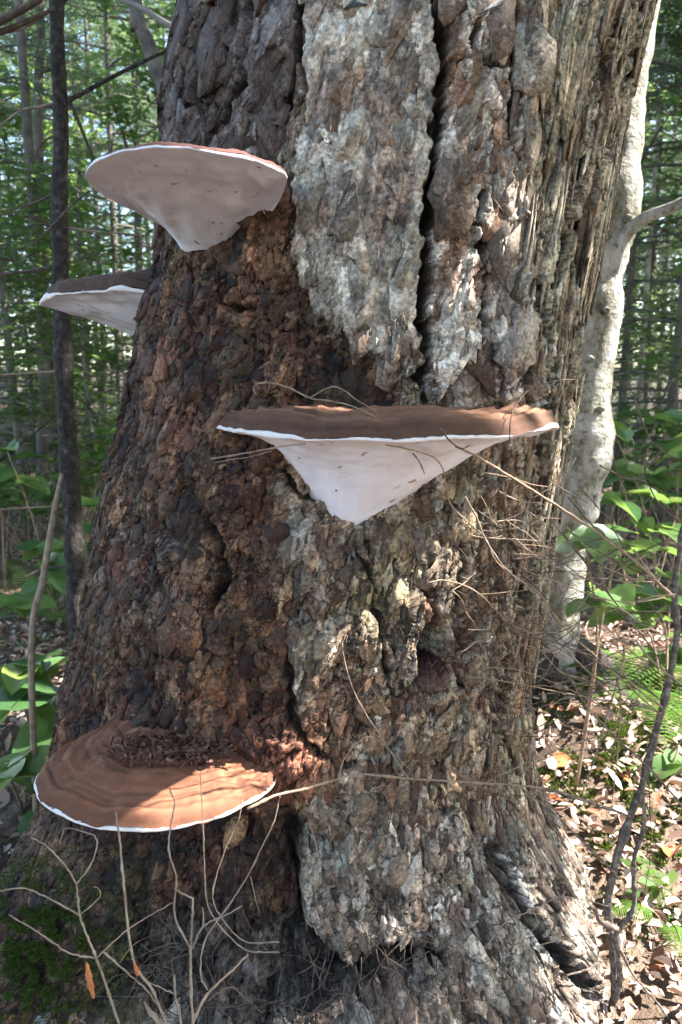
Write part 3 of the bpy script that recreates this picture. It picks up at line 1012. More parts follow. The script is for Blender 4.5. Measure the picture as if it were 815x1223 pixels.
def gz(x, y):
    return float(ground_z(np.float64(x), np.float64(y)))


# ------------------------------------------------------------------ bracket fungi
def conk(name, rim, apex, top, label, p_under=1.4, p_top=1.0, lip=0.010, edge=0.012, ridges=(), dark=None, base=(0.20, 0.105, 0.07), wob=0.006, seed=0, bulge=0.0, under_sag=0.0, foot=0.03, skew=0.0):
    """rim: world points along the margin, from one attachment round to the other; apex / top: points
    inside the trunk to which the pore surface and the cap run"""
    NT_, NS = 170, 56
    P = spline(rim, NT_ - 1)
    P = np.array([[q.x, q.y, q.z] for q in P])
    tt = np.linspace(0, 1, NT_)
    A, T = np.array(apex), np.array(top)
    cen = (A + T) / 2
    out = P - cen
    out[:, 2] = 0
    out /= np.linalg.norm(out, axis=1, keepdims=True) + 1e-9
    w = wob * fbm(tt * 9, tt * 0 + seed * 3.3, seed, 4)
    P = P + out * w[:, None]
    P[:, 2] += 0.5 * wob * fbm(tt * 12, tt * 0 + 5 + seed, seed + 2, 3)
    root = empty(name, (float(cen[0]), float(cen[1]), float(cen[2])), label, 'fungus', 'bracket fungi on the old tree')
    off = np.array(root.location)
    jj = np.arange(NT_ * NS).reshape(NT_, NS)
    Fq = np.stack([jj[:-1, :-1], jj[1:, :-1], jj[1:, 1:], jj[:-1, 1:]], -1).reshape(-1, 4)
    # underside
    s = np.linspace(1, 0, NS)[None, :, None]
    S, TT = np.meshgrid(np.linspace(1, 0, NS), tt)
    A_ = A[None, :] + out * foot
    pts = A_[:, None, :] + (P - A_)[:, None, :] * s
    dz = (P[:, None, 2] - A[2])
    lerp_z = A[2] + dz * S
    curved = P[:, None, 2] - dz * (1 - S) ** (p_under + skew * np.cos(PI * TT)) - under_sag * np.sin(PI * S) ** 1
    pts[..., 2] = curved + 0.009 * fbm(TT * 6, S * 3, seed + 1, 4) * np.minimum(1, (1 - S) * 6) * S ** 0.6 - bulge * np.exp(-((S - 0.92) / 0.06) ** 2)
    me = mesh_np('pore_surface', pts.reshape(-1, 3) - off, Fq)
    link('pore_surface', me, M_PORE, root)
    # rounded white margin
    NM = 10
    an = np.linspace(-PI / 2, PI * 0.55, NM)
    J = np.arange(NT_ * NM).reshape(NT_, NM)
    Fm = np.stack([J[:-1, :-1], J[1:, :-1], J[1:, 1:], J[:-1, 1:]], -1).reshape(-1, 4)
    taper = np.minimum(1, np.minimum(tt, 1 - tt) * 12 + 0.2)
    r = lip * 0.5 * np.clip(0.75 + 0.9 * fbm(tt * 11, tt * 0 + 1, seed + 4, 4), 0.25, 1.6) * taper
    mp = P[:, None, :] + out[:, None, :] * (np.cos(an)[None, :, None] * r[:, None, None] * 0.8)
    mp[..., 2] = P[:, None, 2] + r[:, None] * (1 + np.sin(an)[None, :])
    mp[:, 0, :] = P - out * 0.002
    link('margin', mesh_np('margin', mp.reshape(-1, 3) - off, Fm), M_MARGIN, root)
    # cap
    S, TT = np.meshgrid(1 - np.linspace(0, 1, NS) ** 1.45, tt)
    pts = T + (P[:, None, :] - T) * S[..., None]
    ed = edge * np.minimum(1, np.minimum(TT, 1 - TT) * 10 + 0.15)
    zrim = P[:, None, 2] + 2 * r[:, None] * 0.85
    warp = S + 0.012 * fbm(TT * 10, S * 6, seed + 3, 3) + 0.010 * fbm(TT * 3, S * 2, seed + 1, 2)
    rise = (T[2] - P[:, None, 2]) * (1 - S) ** p_top
    z = zrim + rise + ed * (1 - np.clip((S - 0.955) / 0.045, 0, 1) ** 2.0)
    gro = np.zeros_like(S)
    for s0, wd, dp in ridges:
        k = np.exp(-((warp - s0) / wd) ** 2)
        z -= dp * k
        z += 0.6 * dp * np.exp(-((warp - s0 + 2.0 * wd) / (1.6 * wd)) ** 2)
        gro = np.maximum(gro, k)
    z += 0.0016 * fbm(TT * 40, S * 30, seed + 5, 4) + 0.003 * fbm(TT * 9, S * 9, seed + 6, 3)
    pts[..., 2] = z
    # overhang of the crust over the white lip
    pts[:, 0, :2] += out[:, :2] * (lip * 0.25)
    k1 = 0.5 + 0.5 * fbm(TT * 7, warp * 26, seed + 2, 4)
    c0 = np.array(base)
    col = c0[None, None, :] * (0.75 + 0.5 * k1[..., None])
    band = 0.5 + 0.5 * np.sin(warp * 46 + 2 * fbm(TT * 5, S * 4, 2, 2))
    col = col * (0.86 + 0.2 * band[..., None])
    if dark is not None:
        tgt, amt = dark
        e = sst(0.945, 0.985, warp) * amt
        col = col + (np.array(tgt) - col) * e[..., None]
    col = col + (np.array((0.06, 0.032, 0.024)) - col) * (0.6 * gro[..., None])
    me = mesh_np('cap', pts.reshape(-1, 3) - off, Fq[:, ::-1], True, col.reshape(-1, 3))
    link('cap', me, M_CRUST, root)
    return root, P, T


# low bracket, seen from above
ZL = 0.440
rimL = [(332, 900), (331, 925), (322, 946), (300, 960), (262, 978), (210, 990), (150, 994), (100, 986), (62, 970), (43, 948), (48, 925), (75, 905), (110, 888), (150, 872)]
rimL = [at_z(a, b, ZL) for a, b in rimL]
low_conk, PL_, TL_ = conk('bracket_fungus', rimL, at_z(215, 880, ZL) + Vector((0, 0.10, -0.10)), at_z(225, 868, ZL) + Vector((0.0, 0.06, 0.030)),
                          'broad brown bracket fungus low on the trunk, seen from above, heaped with crumbs', p_under=1.2, p_top=0.9, lip=0.006, edge=0.010,
                          ridges=((0.93, 0.008, 0.0014), (0.86, 0.010, 0.0014), (0.74, 0.006, 0.0007), (0.68, 0.010, 0.0015), (0.55, 0.007, 0.0007), (0.47, 0.010, 0.0013)), base=(0.265, 0.112, 0.064), dark=((0.085, 0.040, 0.026), 0.7), seed=1, wob=0.005)
# middle bracket
ctr = [(-0.165, 0.985, 0.886), (-0.150, 0.935, 0.885), (-0.118, 0.875, 0.886), (-0.045, 0.805, 0.884), (0.045, 0.775, 0.8835), (0.13, 0.79, 0.8845), (0.205, 0.85, 0.886), (0.265, 0.94, 0.885), (0.300, 1.03, 0.880), (0.30, 1.09, 0.879)]
mid_conk, _, _ = conk('bracket_fungus', [Vector(c_) for c_ in ctr], (0.010, 0.970, 0.757), (0.06, 1.06, 0.902),
                      'wide thin bracket fungus halfway up, chocolate top and white funnel underside', p_under=1.95, skew=0.45, foot=0.035, p_top=0.75, lip=0.006, edge=0.016,
                      ridges=((0.978, 0.005, 0.004), (0.945, 0.007, 0.006), (0.89, 0.009, 0.006), (0.82, 0.009, 0.006), (0.74, 0.010, 0.006), (0.64, 0.012, 0.005)), base=(0.215, 0.112, 0.070), dark=((0.055, 0.028, 0.020), 0.75), seed=3, wob=0.007)
# high bracket
ZH = 1.168
rimH = [(341, 212), (322, 200), (298, 191), (262, 183), (225, 179), (185, 178), (150, 181), (122, 189), (106, 203), (106, 217), (122, 232), (150, 248), (178, 262), (205, 272)]
rimH = [at(300, 262, 1.03), at(318, 258, 0.975), at(332, 244, 0.935), at(340, 226, 0.90)] + [at_z(a, b, ZH) for a, b in rimH]
high_conk, _, _ = conk('bracket_fungus', rimH, (-0.165, 1.085, 1.118), (-0.12, 1.08, 1.174),
                       'highest bracket fungus, oval white underside facing down, rosy rim', p_under=2.1, foot=0.055, p_top=0.8, lip=0.003, edge=0.006,
                       ridges=((0.93, 0.010, 0.004), (0.84, 0.012, 0.004)), base=(0.15, 0.075, 0.065), dark=((0.08, 0.035, 0.032), 0.6), seed=5, wob=0.005)
M_PORE2 = M_PORE.copy()
for e_, c_ in zip([n_ for n_ in M_PORE2.node_tree.nodes if n_.type == 'VALTORGB'][0].color_ramp.elements, ((0.66, 0.67, 0.76), (0.74, 0.76, 0.86), (0.78, 0.80, 0.90))):
    e_.color = (*c_, 1)
for ch in high_conk.children:
    if not ch.name.startswith('cap'):
        ch.data.materials[0] = M_PORE2
# bracket on the far edge
ZB = 1.075
eb = []
for k in range(13):
    a = math.radians(-8 + 196 * k / 12)
    eb.append(Vector((-0.285 - 0.225 * math.sin(a), 1.33 - 0.165 * math.cos(a), ZB + 0.004 * math.sin(3 * a))))
edge_conk, _, _ = conk('bracket_fungus', eb, (-0.20, 1.32, 0.965), (-0.2, 1.33, 1.12),
                       'small dark-topped bracket fungus jutting from the trunk edge before the thin sapling', p_under=1.25, p_top=0.7, lip=0.008, edge=0.013,
                       ridges=((0.95, 0.012, 0.005), (0.84, 0.014, 0.005)), base=(0.11, 0.070, 0.052), dark=((0.05, 0.03, 0.024), 0.6), seed=7, wob=0.012)
# little dead bracket in the pit
c0 = hit(512, 806)
rs = []
for k in range(9):
    a = math.radians(-5 + 190 * k / 8)
    rs.append(Vector((c0.x - 0.028 * math.cos(a), c0.y + 0.012 - 0.042 * math.sin(a), c0.z - 0.004)))
tiny, _, _ = conk('bracket_fungus', rs, (c0.x, c0.y + 0.04, c0.z - 0.030), (c0.x, c0.y + 0.05, c0.z + 0.012),
                  'tiny dark dead bracket fungus sitting in a pit in the bark', p_under=0.9, p_top=0.7, lip=0.004, edge=0.006,
                  ridges=((0.85, 0.02, 0.003), (0.6, 0.02, 0.003)), base=(0.075, 0.042, 0.036), seed=9, wob=0.004)
for ch in tiny.children:
    if not ch.name.startswith('cap'):
        ch.data.materials.clear()
        ch.data.materials.append(noise_mat('old pore layer', [(0.3, (0.06, 0.035, 0.03)), (0.7, (0.13, 0.085, 0.07))], scale=60))

# crumbs of bark heaped at the back of the low bracket
mb = MB()
for i in range(620):
    for _ in range(40):
        px_ = random.gauss(200, 40)
        py_ = random.gauss(899, 9)
        if 128 < px_ < 275 and 884 < py_ < 918:
            break
    p = at_z(px_, py_, ZL + 0.026)
    d_ = max(0, (910 - py_) / 26)
    p.z += 0.006 + 0.014 * d_ * random.random()
    L = random.uniform(0.004, 0.013)
    W = random.uniform(0.0008, 0.0028)
    d = Vector((random.gauss(0, 1), random.gauss(0, 1), random.gauss(0, 0.35))).normalized() * L
    n = Vector((random.gauss(0, 1), random.gauss(0, 1), random.gauss(0, 1)))
    w_ = d.cross(n).normalized() * W
    mb.quad(p - d - w_, p + d - w_ * 0.6, p + d * 0.9 + w_ * 0.6, p - d + w_)
mb.build('crumb_litter', M_DEBRIS, smooth=False, kind='stuff', label='heap of dark bark crumbs and needles lying on the low bracket', category='debris')

# ------------------------------------------------------------------ leaves (shared meshes)
def leaf_mesh(name, L=1.0, W=0.9, heart=0.12, cup=0.10, droop=0.12, veins=7, seed=0):
    """one leaf, base at the origin, running along +x, z up"""
    na, nb = 11, 9
    vs, fs = [], []
    for i in range(na):
        t = i / (na - 1)
        wd = W * 0.5 * (math.sin(PI * t ** 0.72) ** 0.75 if 0 < t < 1 else 0.0)
        for j in range(nb):
            s = j / (nb - 1) * 2 - 1
            x = L * t - heart * L * abs(s) * (1 - t) ** 3 * 2
            y = wd * s
            z = cup * abs(s) ** 1.4 * wd * 2 - droop * L * t * t + 0.014 * L * math.sin(veins * 2 * PI * (t - 0.25 * abs(s))) * abs(s) + 0.02 * L * math.sin(seed + 3 * t + 2 * s)
            vs.append((x, y, z))
    for i in range(na - 1):
        for j in range(nb - 1):
            a = i * nb + j
            fs.append((a, a + nb, a + nb + 1, a + 1))
    me = bpy.data.meshes.new(name)
    me.from_pydata(vs, [], fs)
    me.polygons.foreach_set('use_smooth', np.ones(len(fs), bool))
    me.update()
    return me


LEAF_ROUND = []
for k in range(4):
    me = leaf_mesh('leaf', 1, 0.92, 0.14, 0.10 + 0.05 * k, 0.10 + 0.06 * k, 7, k)
    me.materials.append(M_HOBBLE)
    LEAF_ROUND.append(me)


def put_leaf(parent, base, direc, size, roll=0.0, me=None, name='leaf'):
    o = bpy.data.objects.new(name, me or random.choice(LEAF_ROUND))
    COL.objects.link(o)
    d = Vector(direc).normalized()
    q = d.to_track_quat('X', 'Z')
    o.rotation_mode = 'QUATERNION'
    from mathutils import Quaternion
    o.rotation_quaternion = q @ Quaternion((1, 0, 0), roll)
    o.scale = (size, size, size)
    o.parent = parent
    o.location = Vector(base) - (parent.parent or parent).location
    return o


def bushlet(base, pairs, label, group=None, size=(0.09, 0.14), name='leafy_shrub'):
    """low shrub: arching stems that carry paired round leaves. pairs: tips in world space"""
    b = Vector(base)
    root = empty(name, b, label, 'shrub', group)
    for tip in pairs:
        t = Vector(tip)
        mid = (b + t) / 2 + Vector((random.uniform(-.04, .04), random.uniform(-.04, .04), 0.08))
        pts = spline([b, mid, t], 10)
        stem = MB().tube(pts, [0.004 - 0.0025 * i / 10 for i in range(11)], 5).build('stem', M_TWIG, root)
        d = (pts[-1] - pts[-2])
        a0 = random.uniform(0, PI)
        for lev, q in ((1.0, pts[-1]), (0.72, pts[7])):
            for s in (0, PI):
                an = a0 + s + random.uniform(-0.3, 0.3)
                put_leaf(stem, q, (math.cos(an), math.sin(an), random.uniform(-0.25, 0.25)), random.uniform(*size) * lev, random.uniform(-0.4, 0.4))
            a0 += PI / 2
    return root


# ------------------------------------------------------------------ pale tree behind, on the sunny side
def tube_tree(root, pts, name, mat, sides=20, n=60, jit=0.0, seed=0):
    """pts: (x, y, z, r)"""
    P = spline([p[:3] for p in pts], n)
    R = spline([(p[3], 0, 0) for p in pts], n)
    mb = MB()
    mb.tube(P, [max(0.0008, r.x * (1 + jit * float(fbm(np.float32(i * 0.22), np.float32(seed * 3.7), 2, 3)))) for i, r in enumerate(R)], sides)
    return mb.build(name, mat, root)


PALE = [(-60, 786, 36), (20, 781, 36), (100, 769, 36), (200, 759, 36), (262, 760, 38), (300, 750, 37), (345, 742, 35), (400, 739, 36), (480, 727, 36), (540, 729, 38), (600, 713, 36), (650, 702, 36), (700, 696, 37), (760, 692, 38), (810, 699, 42), (850, 706, 50), (885, 716, 62)]
pale_pts = []
for py, xr, r in PALE:
    r *= 0.88
    c_ = at(xr - r, py, 2.02)
    pale_pts.append((c_.x, c_.y, c_.z, r / FPX * 2.02 / 0.97))
top_ = pale_pts[0]
pale_pts = [(top_[0] + 0.45, 1.9, 7.0, 0.03), (top_[0] + 0.3, 1.95, 4.5, 0.06), (top_[0] + 0.1, 2.0, 2.6, 0.075)] + pale_pts
pale = empty('pale_barked_tree', (pale_pts[-1][0], 2.02, 0.0), 'slender pale-barked tree with mottled sunlit stem beside the old trunk', 'tree')
tube_tree(pale, pale_pts[::-1], 'trunk', M_PALE, 22, 150, 0.16, 2)
br = [at(700 + 22, 345, 2.0), at(733, 318, 1.97), at(745, 285, 1.95), at(768, 262, 1.93), at(800, 249, 1.90), at(830, 236, 1.88), at(900, 215, 1.85)]
MB().tube(spline(br, 40), [0.021 - 0.010 * i / 40 for i in range(41)], 10).build('branch', M_PALE, pale)
for (a, b) in ((716, 490), (700, 640), (748, 262), (703, 430), (722, 372)):
    q = at(a, b, 1.945)
    mb = MB()
    mb.tube([q + Vector((0, 0.03, 0)), q + Vector((0.004, -0.006, 0.003)), q + Vector((0.010, -0.014, 0.004))], [0.012, 0.009, 0.002], 8)
    mb.build('branch_stub', M_PALE, pale)
# flaring roots
for tx, ty, tz in ((0.40, 1.75, 0.02), (0.85, 1.80, 0.03), (0.95, 2.2, 0.0)):
    c_ = pale_pts[-1]
    MB().tube(spline([(c_[0], 2.02, 0.22), ((c_[0] + tx) / 2, (2.02 + ty) / 2, 0.10), (tx, ty, tz), (tx * 1.2 - 0.1, ty - 0.05, tz - 0.08)], 16), [0.045 - 0.035 * i / 16 for i in range(17)], 9).build('root', M_SAPLING, pale)

# ------------------------------------------------------------------ dark sapling on the shady side
sap = [(-80, 68, 8), (0, 68, 8), (60, 69, 8), (118, 72, 9), (170, 73, 9), (235, 71, 9.5), (300, 72, 10), (400, 75, 11), (470, 78, 11), (540, 82, 12), (600, 86, 12), (655, 89, 12), (700, 92, 12), (745, 94, 13)]
sp_ = []
for py, x, r in sap:
    c_ = at(x, py, 1.75)
    sp_.append((c_.x, c_.y, c_.z, 0.92 * r / FPX * 1.75 / 0.97))
b_ = sp_[-1]
sp_.append((b_[0] + 0.005, 1.75, gz(b_[0], 1.75) - 0.03, 0.030))
t0 = sp_[0]
sp_ = [(t0[0] - 0.02, 1.75, 4.2, 0.006), (t0[0] - 0.02, 1.75, 3.0, 0.012)] + sp_
sapling = empty('thin_sapling', (sp_[-1][0], 1.75, sp_[-1][2]), 'thin dark-barked sapling with dead side twigs beyond the shaded bark', 'tree')
tube_tree(sapling, sp_[::-1], 'trunk', M_SAPLING, 12, 120, 0.22, 1)
SAPTW = [
    ([(80, 121), (110, 105), (150, 84), (205, 58), (225, 52)], 1.75, 1.75, 4.5, M_SAPLING), ([(82, 118), (95, 148), (106, 175), (114, 192)], 1.74, 1.70, 3.2, M_SAPLING),
    ([(66, 124), (45, 128), (25, 132), (0, 150), (-10, 155)], 1.75, 1.7, 2.6, M_TWIGP), ([(26, 132), (10, 124), (-10, 117)], 1.72, 1.7, 2.2, M_TWIGP),
    ([(62, 319), (30, 324), (-10, 330)], 1.75, 1.7, 3.2, M_TWIGD), ([(66, 444), (30, 446), (-10, 448)], 1.75, 1.72, 2.6, M_TWIG),
    ([(78, 604), (40, 606), (-10, 609)], 1.75, 1.7, 2.2, M_TWIG), ([(63, 232), (35, 245), (-8, 254)], 1.75, 1.7, 2.8, M_TWIGD),
    ([(80, 676), (50, 680), (28, 690)], 1.75, 1.7, 2.2, M_TWIGD), ([(66, 268), (30, 258), (-8, 257)], 1.74, 1.6, 1.6, M_TWIGD),
    ([(62, 163), (48, 174), (38, 200), (36, 222)], 1.75, 1.8, 1.8, M_TWIGD), ([(70, 521), (52, 520)], 1.75, 1.72, 2.6, M_TWIGP),
    ([(107, 228), (88, 243), (60, 272), (40, 290), (15, 300)], 1.70, 1.72, 2.4, M_TWIGD), ([(66, 270), (40, 268), (20, 280), (-8, 288)], 1.75, 1.7, 1.6, M_TWIGD),
    ([(63, 10), (30, 32), (-10, 43)], 1.75, 1.65, 3.5, M_TWIGD), ([(80, 272), (120, 277), (178, 281)], 1.75, 1.80, 2.4, M_TWIGP),
    ([(62, 82), (52, 86), (40, 89)], 1.75, 1.7, 2.2, M_TWIGD),
]
for pts, y0, y1, w, mt in SAPTW:
    n = len(pts)
    P = [at(a, b, y0 + (y1 - y0) * i / (n - 1)) for i, (a, b) in enumerate(pts)]
    m = 16
    MB().tube(spline(P, m), [w * 0.5 / FPX * y0 * (1.35 - 0.8 * i / m) for i in range(m + 1)], 6).build('twig', mt, sapling)

# heavy dead boughs reaching in at the top corner
bough = empty('dead_bough', at(-30, 40, 1.6), 'dark dead bough reaching in at the top corner beside the sapling', 'branch')
MB().tube(spline([at(-60, 20, 1.6), at(-10, 26, 1.6), at(20, 14, 1.6), at(50, -4, 1.6), at(90, -40, 1.6)], 20), [0.011 - 0.006 * i / 20 for i in range(21)], 7).build('branch', M_TWIGD, bough)
MB().tube(spline([at(-60, 48, 1.62), at(0, 38, 1.62), at(40, 22, 1.62), at(66, 10, 1.62)], 14), [0.008 - 0.005 * i / 14 for i in range(15)], 7).build('branch', M_TWIGD, bough)
bough2 = empty('dead_bough', at(215, 40, 2.3), 'thin pale dead bough hanging above the highest bracket', 'branch')
MB().tube(spline([at(225, 42, 2.3), at(195, 26, 2.3), at(170, 10, 2.3), at(140, -2, 2.3), at(100, -20, 2.3)], 20), [0.010 - 0.005 * i / 20 for i in range(21)], 7).build('branch', M_GREYBARK, bough2)
# leaning stick
s0, s1 = at(74, 566, 1.55), at(38, 770, 1.45)
stick = MB()
stick.tube(spline([s0, at(66, 605, 1.53), at(52, 690, 1.5), s1, Vector((s1.x - 0.02, s1.y, gz(s1.x, s1.y) - 0.01))], 20), [0.0035 + 0.0035 * min(1, i / 8) for i in range(21)], 7)
stick.build('dead_stick', M_TWIG, label='bare stick leaning against the thin sapling', category='stick')

# ------------------------------------------------------------------ forest behind: a few shared trees
def conifer(seed, H=9.0, spread=1.9, limbs=95, base=0.5):
    rnd = random.Random(seed)
    tr = MB()
    lean = rnd.uniform(-0.03, 0.03)
    tr.tube([(lean * z, 0, z) for z in [H * i / 14 for i in range(15)]], [0.032 * (1 - i / 14.5) + 0.005 for i in range(15)], 7)
    V, Fc = [], []
    for k in range(limbs):
        t = (k + rnd.random()) / limbs
        z = base + (H - base) * t
        L = spread * (1 - t) ** 0.75 * rnd.uniform(0.55, 1.1) + 0.12
        a = rnd.uniform(0, 2 * PI)
        dx, dy = math.cos(a), math.sin(a)
        slope = rnd.uniform(-0.05, 0.25)
        droop = rnd.uniform(0.15, 0.4)
        pts = []
        for i in range(7):
            s = i / 6
            pts.append(Vector((lean * z + dx * L * s, dy * L * s, z + slope * L * s - droop * L * s * s)))
        tr.tube(pts, [0.012 * (1 - 0.85 * i / 6) for i in range(7)], 4, cap=False)
        nb = int(10 + L * 13)
        for b in range(nb):
            s = 0.12 + 0.88 * (b + rnd.random()) / nb
            i = min(5, int(s * 6))
            p = pts[i].lerp(pts[i + 1], s * 6 - i)
            side = 1 if b % 2 else -1
            bl = (0.42 * (1 - s) + 0.13) * rnd.uniform(0.6, 1.15) * min(1, L)
            ax = Vector((dx * 0.75 - dy * side * 0.75, dy * 0.75 + dx * side * 0.75, -0.18 + rnd.uniform(-.15, .15))).normalized()
            px_ = Vector((-ax.y, ax.x, rnd.uniform(-.3, .3))).normalized()
            m = max(3, int(bl / 0.035))
            for j in range(m):
                q = p + ax * (bl * (j + 0.5) / m) + Vector((0, 0, -0.10 * bl * (j / m) ** 2))
                for sd in (-1, 1):
                    nl = rnd.uniform(0.030, 0.055) * (1 - 0.45 * j / m)
                    d = (px_ * sd + ax * 0.7 + Vector((0, 0, rnd.uniform(-.25, .15)))).normalized() * nl
                    w = ax * 0.008
                    n = len(V)
                    V.extend((q - w, q + w, q + d + w * 0.5, q + d - w * 0.5))
                    Fc.append((n, n + 1, n + 2, n + 3))
    me = mesh_np('crown', np.array([tuple(q) for q in V]), np.array(Fc), False)
    me.materials.append(M_NEEDLE)
    tm = tr.mesh('trunk')
    tm.materials.append(M_FARBARK)
    return tm, me


def broadleaf(seed, H=5.0, spread=1.4, n_leaf=3800, lsize=(0.05, 0.10), base=0.8):
    rnd = random.Random(seed)
    tr = MB()
    pts = [Vector((0.05 * math.sin(z), 0.05 * math.cos(1.3 * z), z)) for z in [H * i / 10 for i in range(11)]]
    tr.tube(pts, [0.022 * (1 - i / 10.5) + 0.004 for i in range(11)], 7)
    tips = []
    for k in range(34):
        t = (k + rnd.random()) / 34
        z = base + (H - base) * t
        a = rnd.uniform(0, 2 * PI)
        L = spread * (0.5 + 0.5 * math.sin(PI * t)) * rnd.uniform(0.5, 1.1)
        p0 = Vector((0, 0, z))
        p1 = p0 + Vector((math.cos(a) * L, math.sin(a) * L, L * rnd.uniform(0.1, 0.5)))
        pm = p0.lerp(p1, 0.5) + Vector((0, 0, 0.08 * L))
        q = spline([p0, pm, p1], 6)
        tr.tube(q, [0.010 * (1 - 0.8 * i / 6) for i in range(7)], 4, cap=False)
        tips.append(q)
    V, Fc = [], []
    for k in range(n_leaf):
        q = rnd.choice(tips)
        s = rnd.uniform(0.25, 1.05)
        i = min(5, int(s * 6))
        p = q[i].lerp(q[i + 1], s * 6 - i) + Vector((rnd.gauss(0, .10), rnd.gauss(0, .10), rnd.gauss(0, .06)))
        L = rnd.uniform(*lsize)
        a = rnd.uniform(0, 2 * PI)
        d = Vector((math.cos(a), math.sin(a), rnd.uniform(-.5, .1))).normalized() * L
        w = Vector((-d.y, d.x, rnd.uniform(-.4, .4) * L)) * 0.32
        n = len(V)
        mdl = p + d * 0.45 + Vector((0, 0, 0.06 * L))
        V.extend((p, mdl + w, p + d, mdl - w))
        Fc.append((n, n + 1, n + 2, n + 3))
    me = mesh_np('crown', np.array([tuple(q) for q in V]), np.array(Fc), False)
    me.materials.append(M_BROAD)
    tm = tr.mesh('trunk')
    tm.materials.append(M_FARBARK)
    return tm, me


CON = [conifer(1, 9.0, 1.8, 92), conifer(2, 7.0, 1.6, 84, 0.2), conifer(3, 12.0, 2.2, 110, 0.8)]
BRD = [broadleaf(4), broadleaf(5, 3.2, 1.0, 2600, (0.06, 0.11), 0.35), broadleaf(6, 7.5, 2.0, 5200, (0.06, 0.10), 2.0)]


def plant(name, proto, x, y, s, rz, label, group):
    root = empty(name, (x, y, gz(x, y) - 0.03), label, 'tree', group)
    root.rotation_euler = (0, 0, rz)
    root.scale = (s, s, s)
    tm, cm = proto
    for nm, me in (('trunk', tm), ('crown', cm)):
        o = bpy.data.objects.new(nm, me)
        COL.objects.link(o)
        o.parent = root
        if nm == 'crown':
            o['kind'] = 'stuff'
    return root


rt = random.Random(21)
TREES = []
# (px at eye level, depth, proto, scale)
SPOTS = [
    (20, 4.4, 'c', 1, 0.75), (140, 5.4, 'c', 0, 0.8), (-40, 6.2, 'c', 1, 1.0), (85, 7.0, 'c', 1, 1.1), (190, 8.0, 'c', 0, 0.9), (10, 9.0, 'c', 2, 0.9),
    (120, 10.5, 'c', 0, 1.1), (170, 6.4, 'c', 1, 0.9), (55, 12.0, 'c', 0, 1.3), (-60, 8.2, 'b', 0, 1.0), (70, 14.5, 'b', 2, 1.1),
    (-30, 3.6, 'b', 0, 0.5), (150, 9.2, 'b', 0, 1.0), (110, 3.9, 'b', 1, 0.62), (175, 4.6, 'b', 0, 0.62), (30, 5.4, 'b', 1, 0.9),
    (800, 4.6, 'c', 1, 0.9), (745, 5.5, 'c', 1, 0.9), (850, 5.2, 'c', 1, 1.0), (775, 6.6, 'c', 0, 0.9), (700, 8.5, 'c', 2, 0.9), (790, 9.0, 'c', 0, 1.0), (835, 7.0, 'c', 1, 1.1), (840, 3.8, 'b', 1, 0.7),
    (815, 5.8, 'b', 0, 0.8), (720, 11.5, 'c', 0, 1.2), (830, 12.0, 'c', 2, 1.0), (770, 14.0, 'b', 2, 1.1),
    (300, 9.5, 'c', 0, 1.0), (420, 11.0, 'c', 2, 1.0), (540, 9.5, 'b', 2, 0.9), (600, 12.0, 'c', 0, 1.0), (360, 13.5, 'c', 2, 1.0),
]
LAB_C = ['dark green conifer standing in the shade behind the trunk', 'feathery conifer with drooping boughs among the trees behind']
PLB = {'c': 'dark needle-leaved tree in the woods behind the old trunk', 'b': 'light green broad-leaved young tree in the woods behind the old trunk'}
GRP = {'c': 'conifers in the woods behind', 'b': 'young broadleaf trees in the woods behind'}
NAM = {'c': 'conifer_tree', 'b': 'broadleaf_tree'}
ORD = ['', 'second ', 'third ', 'fourth ', 'fifth ', 'sixth ', 'seventh ', 'eighth ', 'ninth ', 'tenth ', 'eleventh ', 'twelfth ', 'thirteenth ', 'fourteenth ', 'fifteenth ', 'sixteenth ', 'seventeenth ', 'eighteenth ', 'nineteenth ', 'twentieth ']
LST = []
for px_, Y_, kd, pi_, sc_ in SPOTS:
    p = at(px_, 450, Y_)
    LST.append((Y_, p.x, kd, pi_, sc_))
for i in range(40):
    a = rt.uniform(-0.62, 0.62)
    d = rt.uniform(10, 24)
    LST.append((d * math.cos(a), d * math.sin(a), 'c' if rt.random() < 0.7 else 'b', rt.choice((0, 1)), rt.uniform(1.3, 1.9)))
LST.sort()
CNT = {}
KW = {'c': 'dark conifer', 'b': 'light green broadleaf tree'}
for Y_, x, kd, pi_, sc_ in LST:
    q = x / Y_
    sd = 'left of the old trunk' if q < -0.2 else ('beyond the pale tree on the right' if q > 0.2 else 'mostly hidden behind the old trunk')
    k = CNT.get((kd, sd), 0)
    CNT[(kd, sd)] = k + 1
    plant(NAM[kd], (CON if kd == 'c' else BRD)[pi_], x, Y_, sc_, rt.uniform(0, 6.28), ORD[min(k, 19)] + 'nearest ' + KW[kd] + ' ' + sd, GRP[kd])
# trees added out of view around the photographer to block low light
for x, y, s in ((-3.2, 0.2, 0.9), (-3.6, 2.2, 1.0), (-2.6, -2.4, 0.9), (-4.8, -1.0, 1.1), (-1.0, -4.2, 1.0), (-4.6, 4.2, 1.1), (1.5, -5.0, 1.1), (-3.5, -6, 1.1), (2.6, -2.6, 0.9), (0.4, -3.2, 0.8), (3.8, -3.6, 1.1)):
    plant('conifer_tree', CON[rt.randrange(3)], x, y, s, rt.uniform(0, 6.28), 'conifer outside the picture that shades the left side', 'conifers outside the picture')

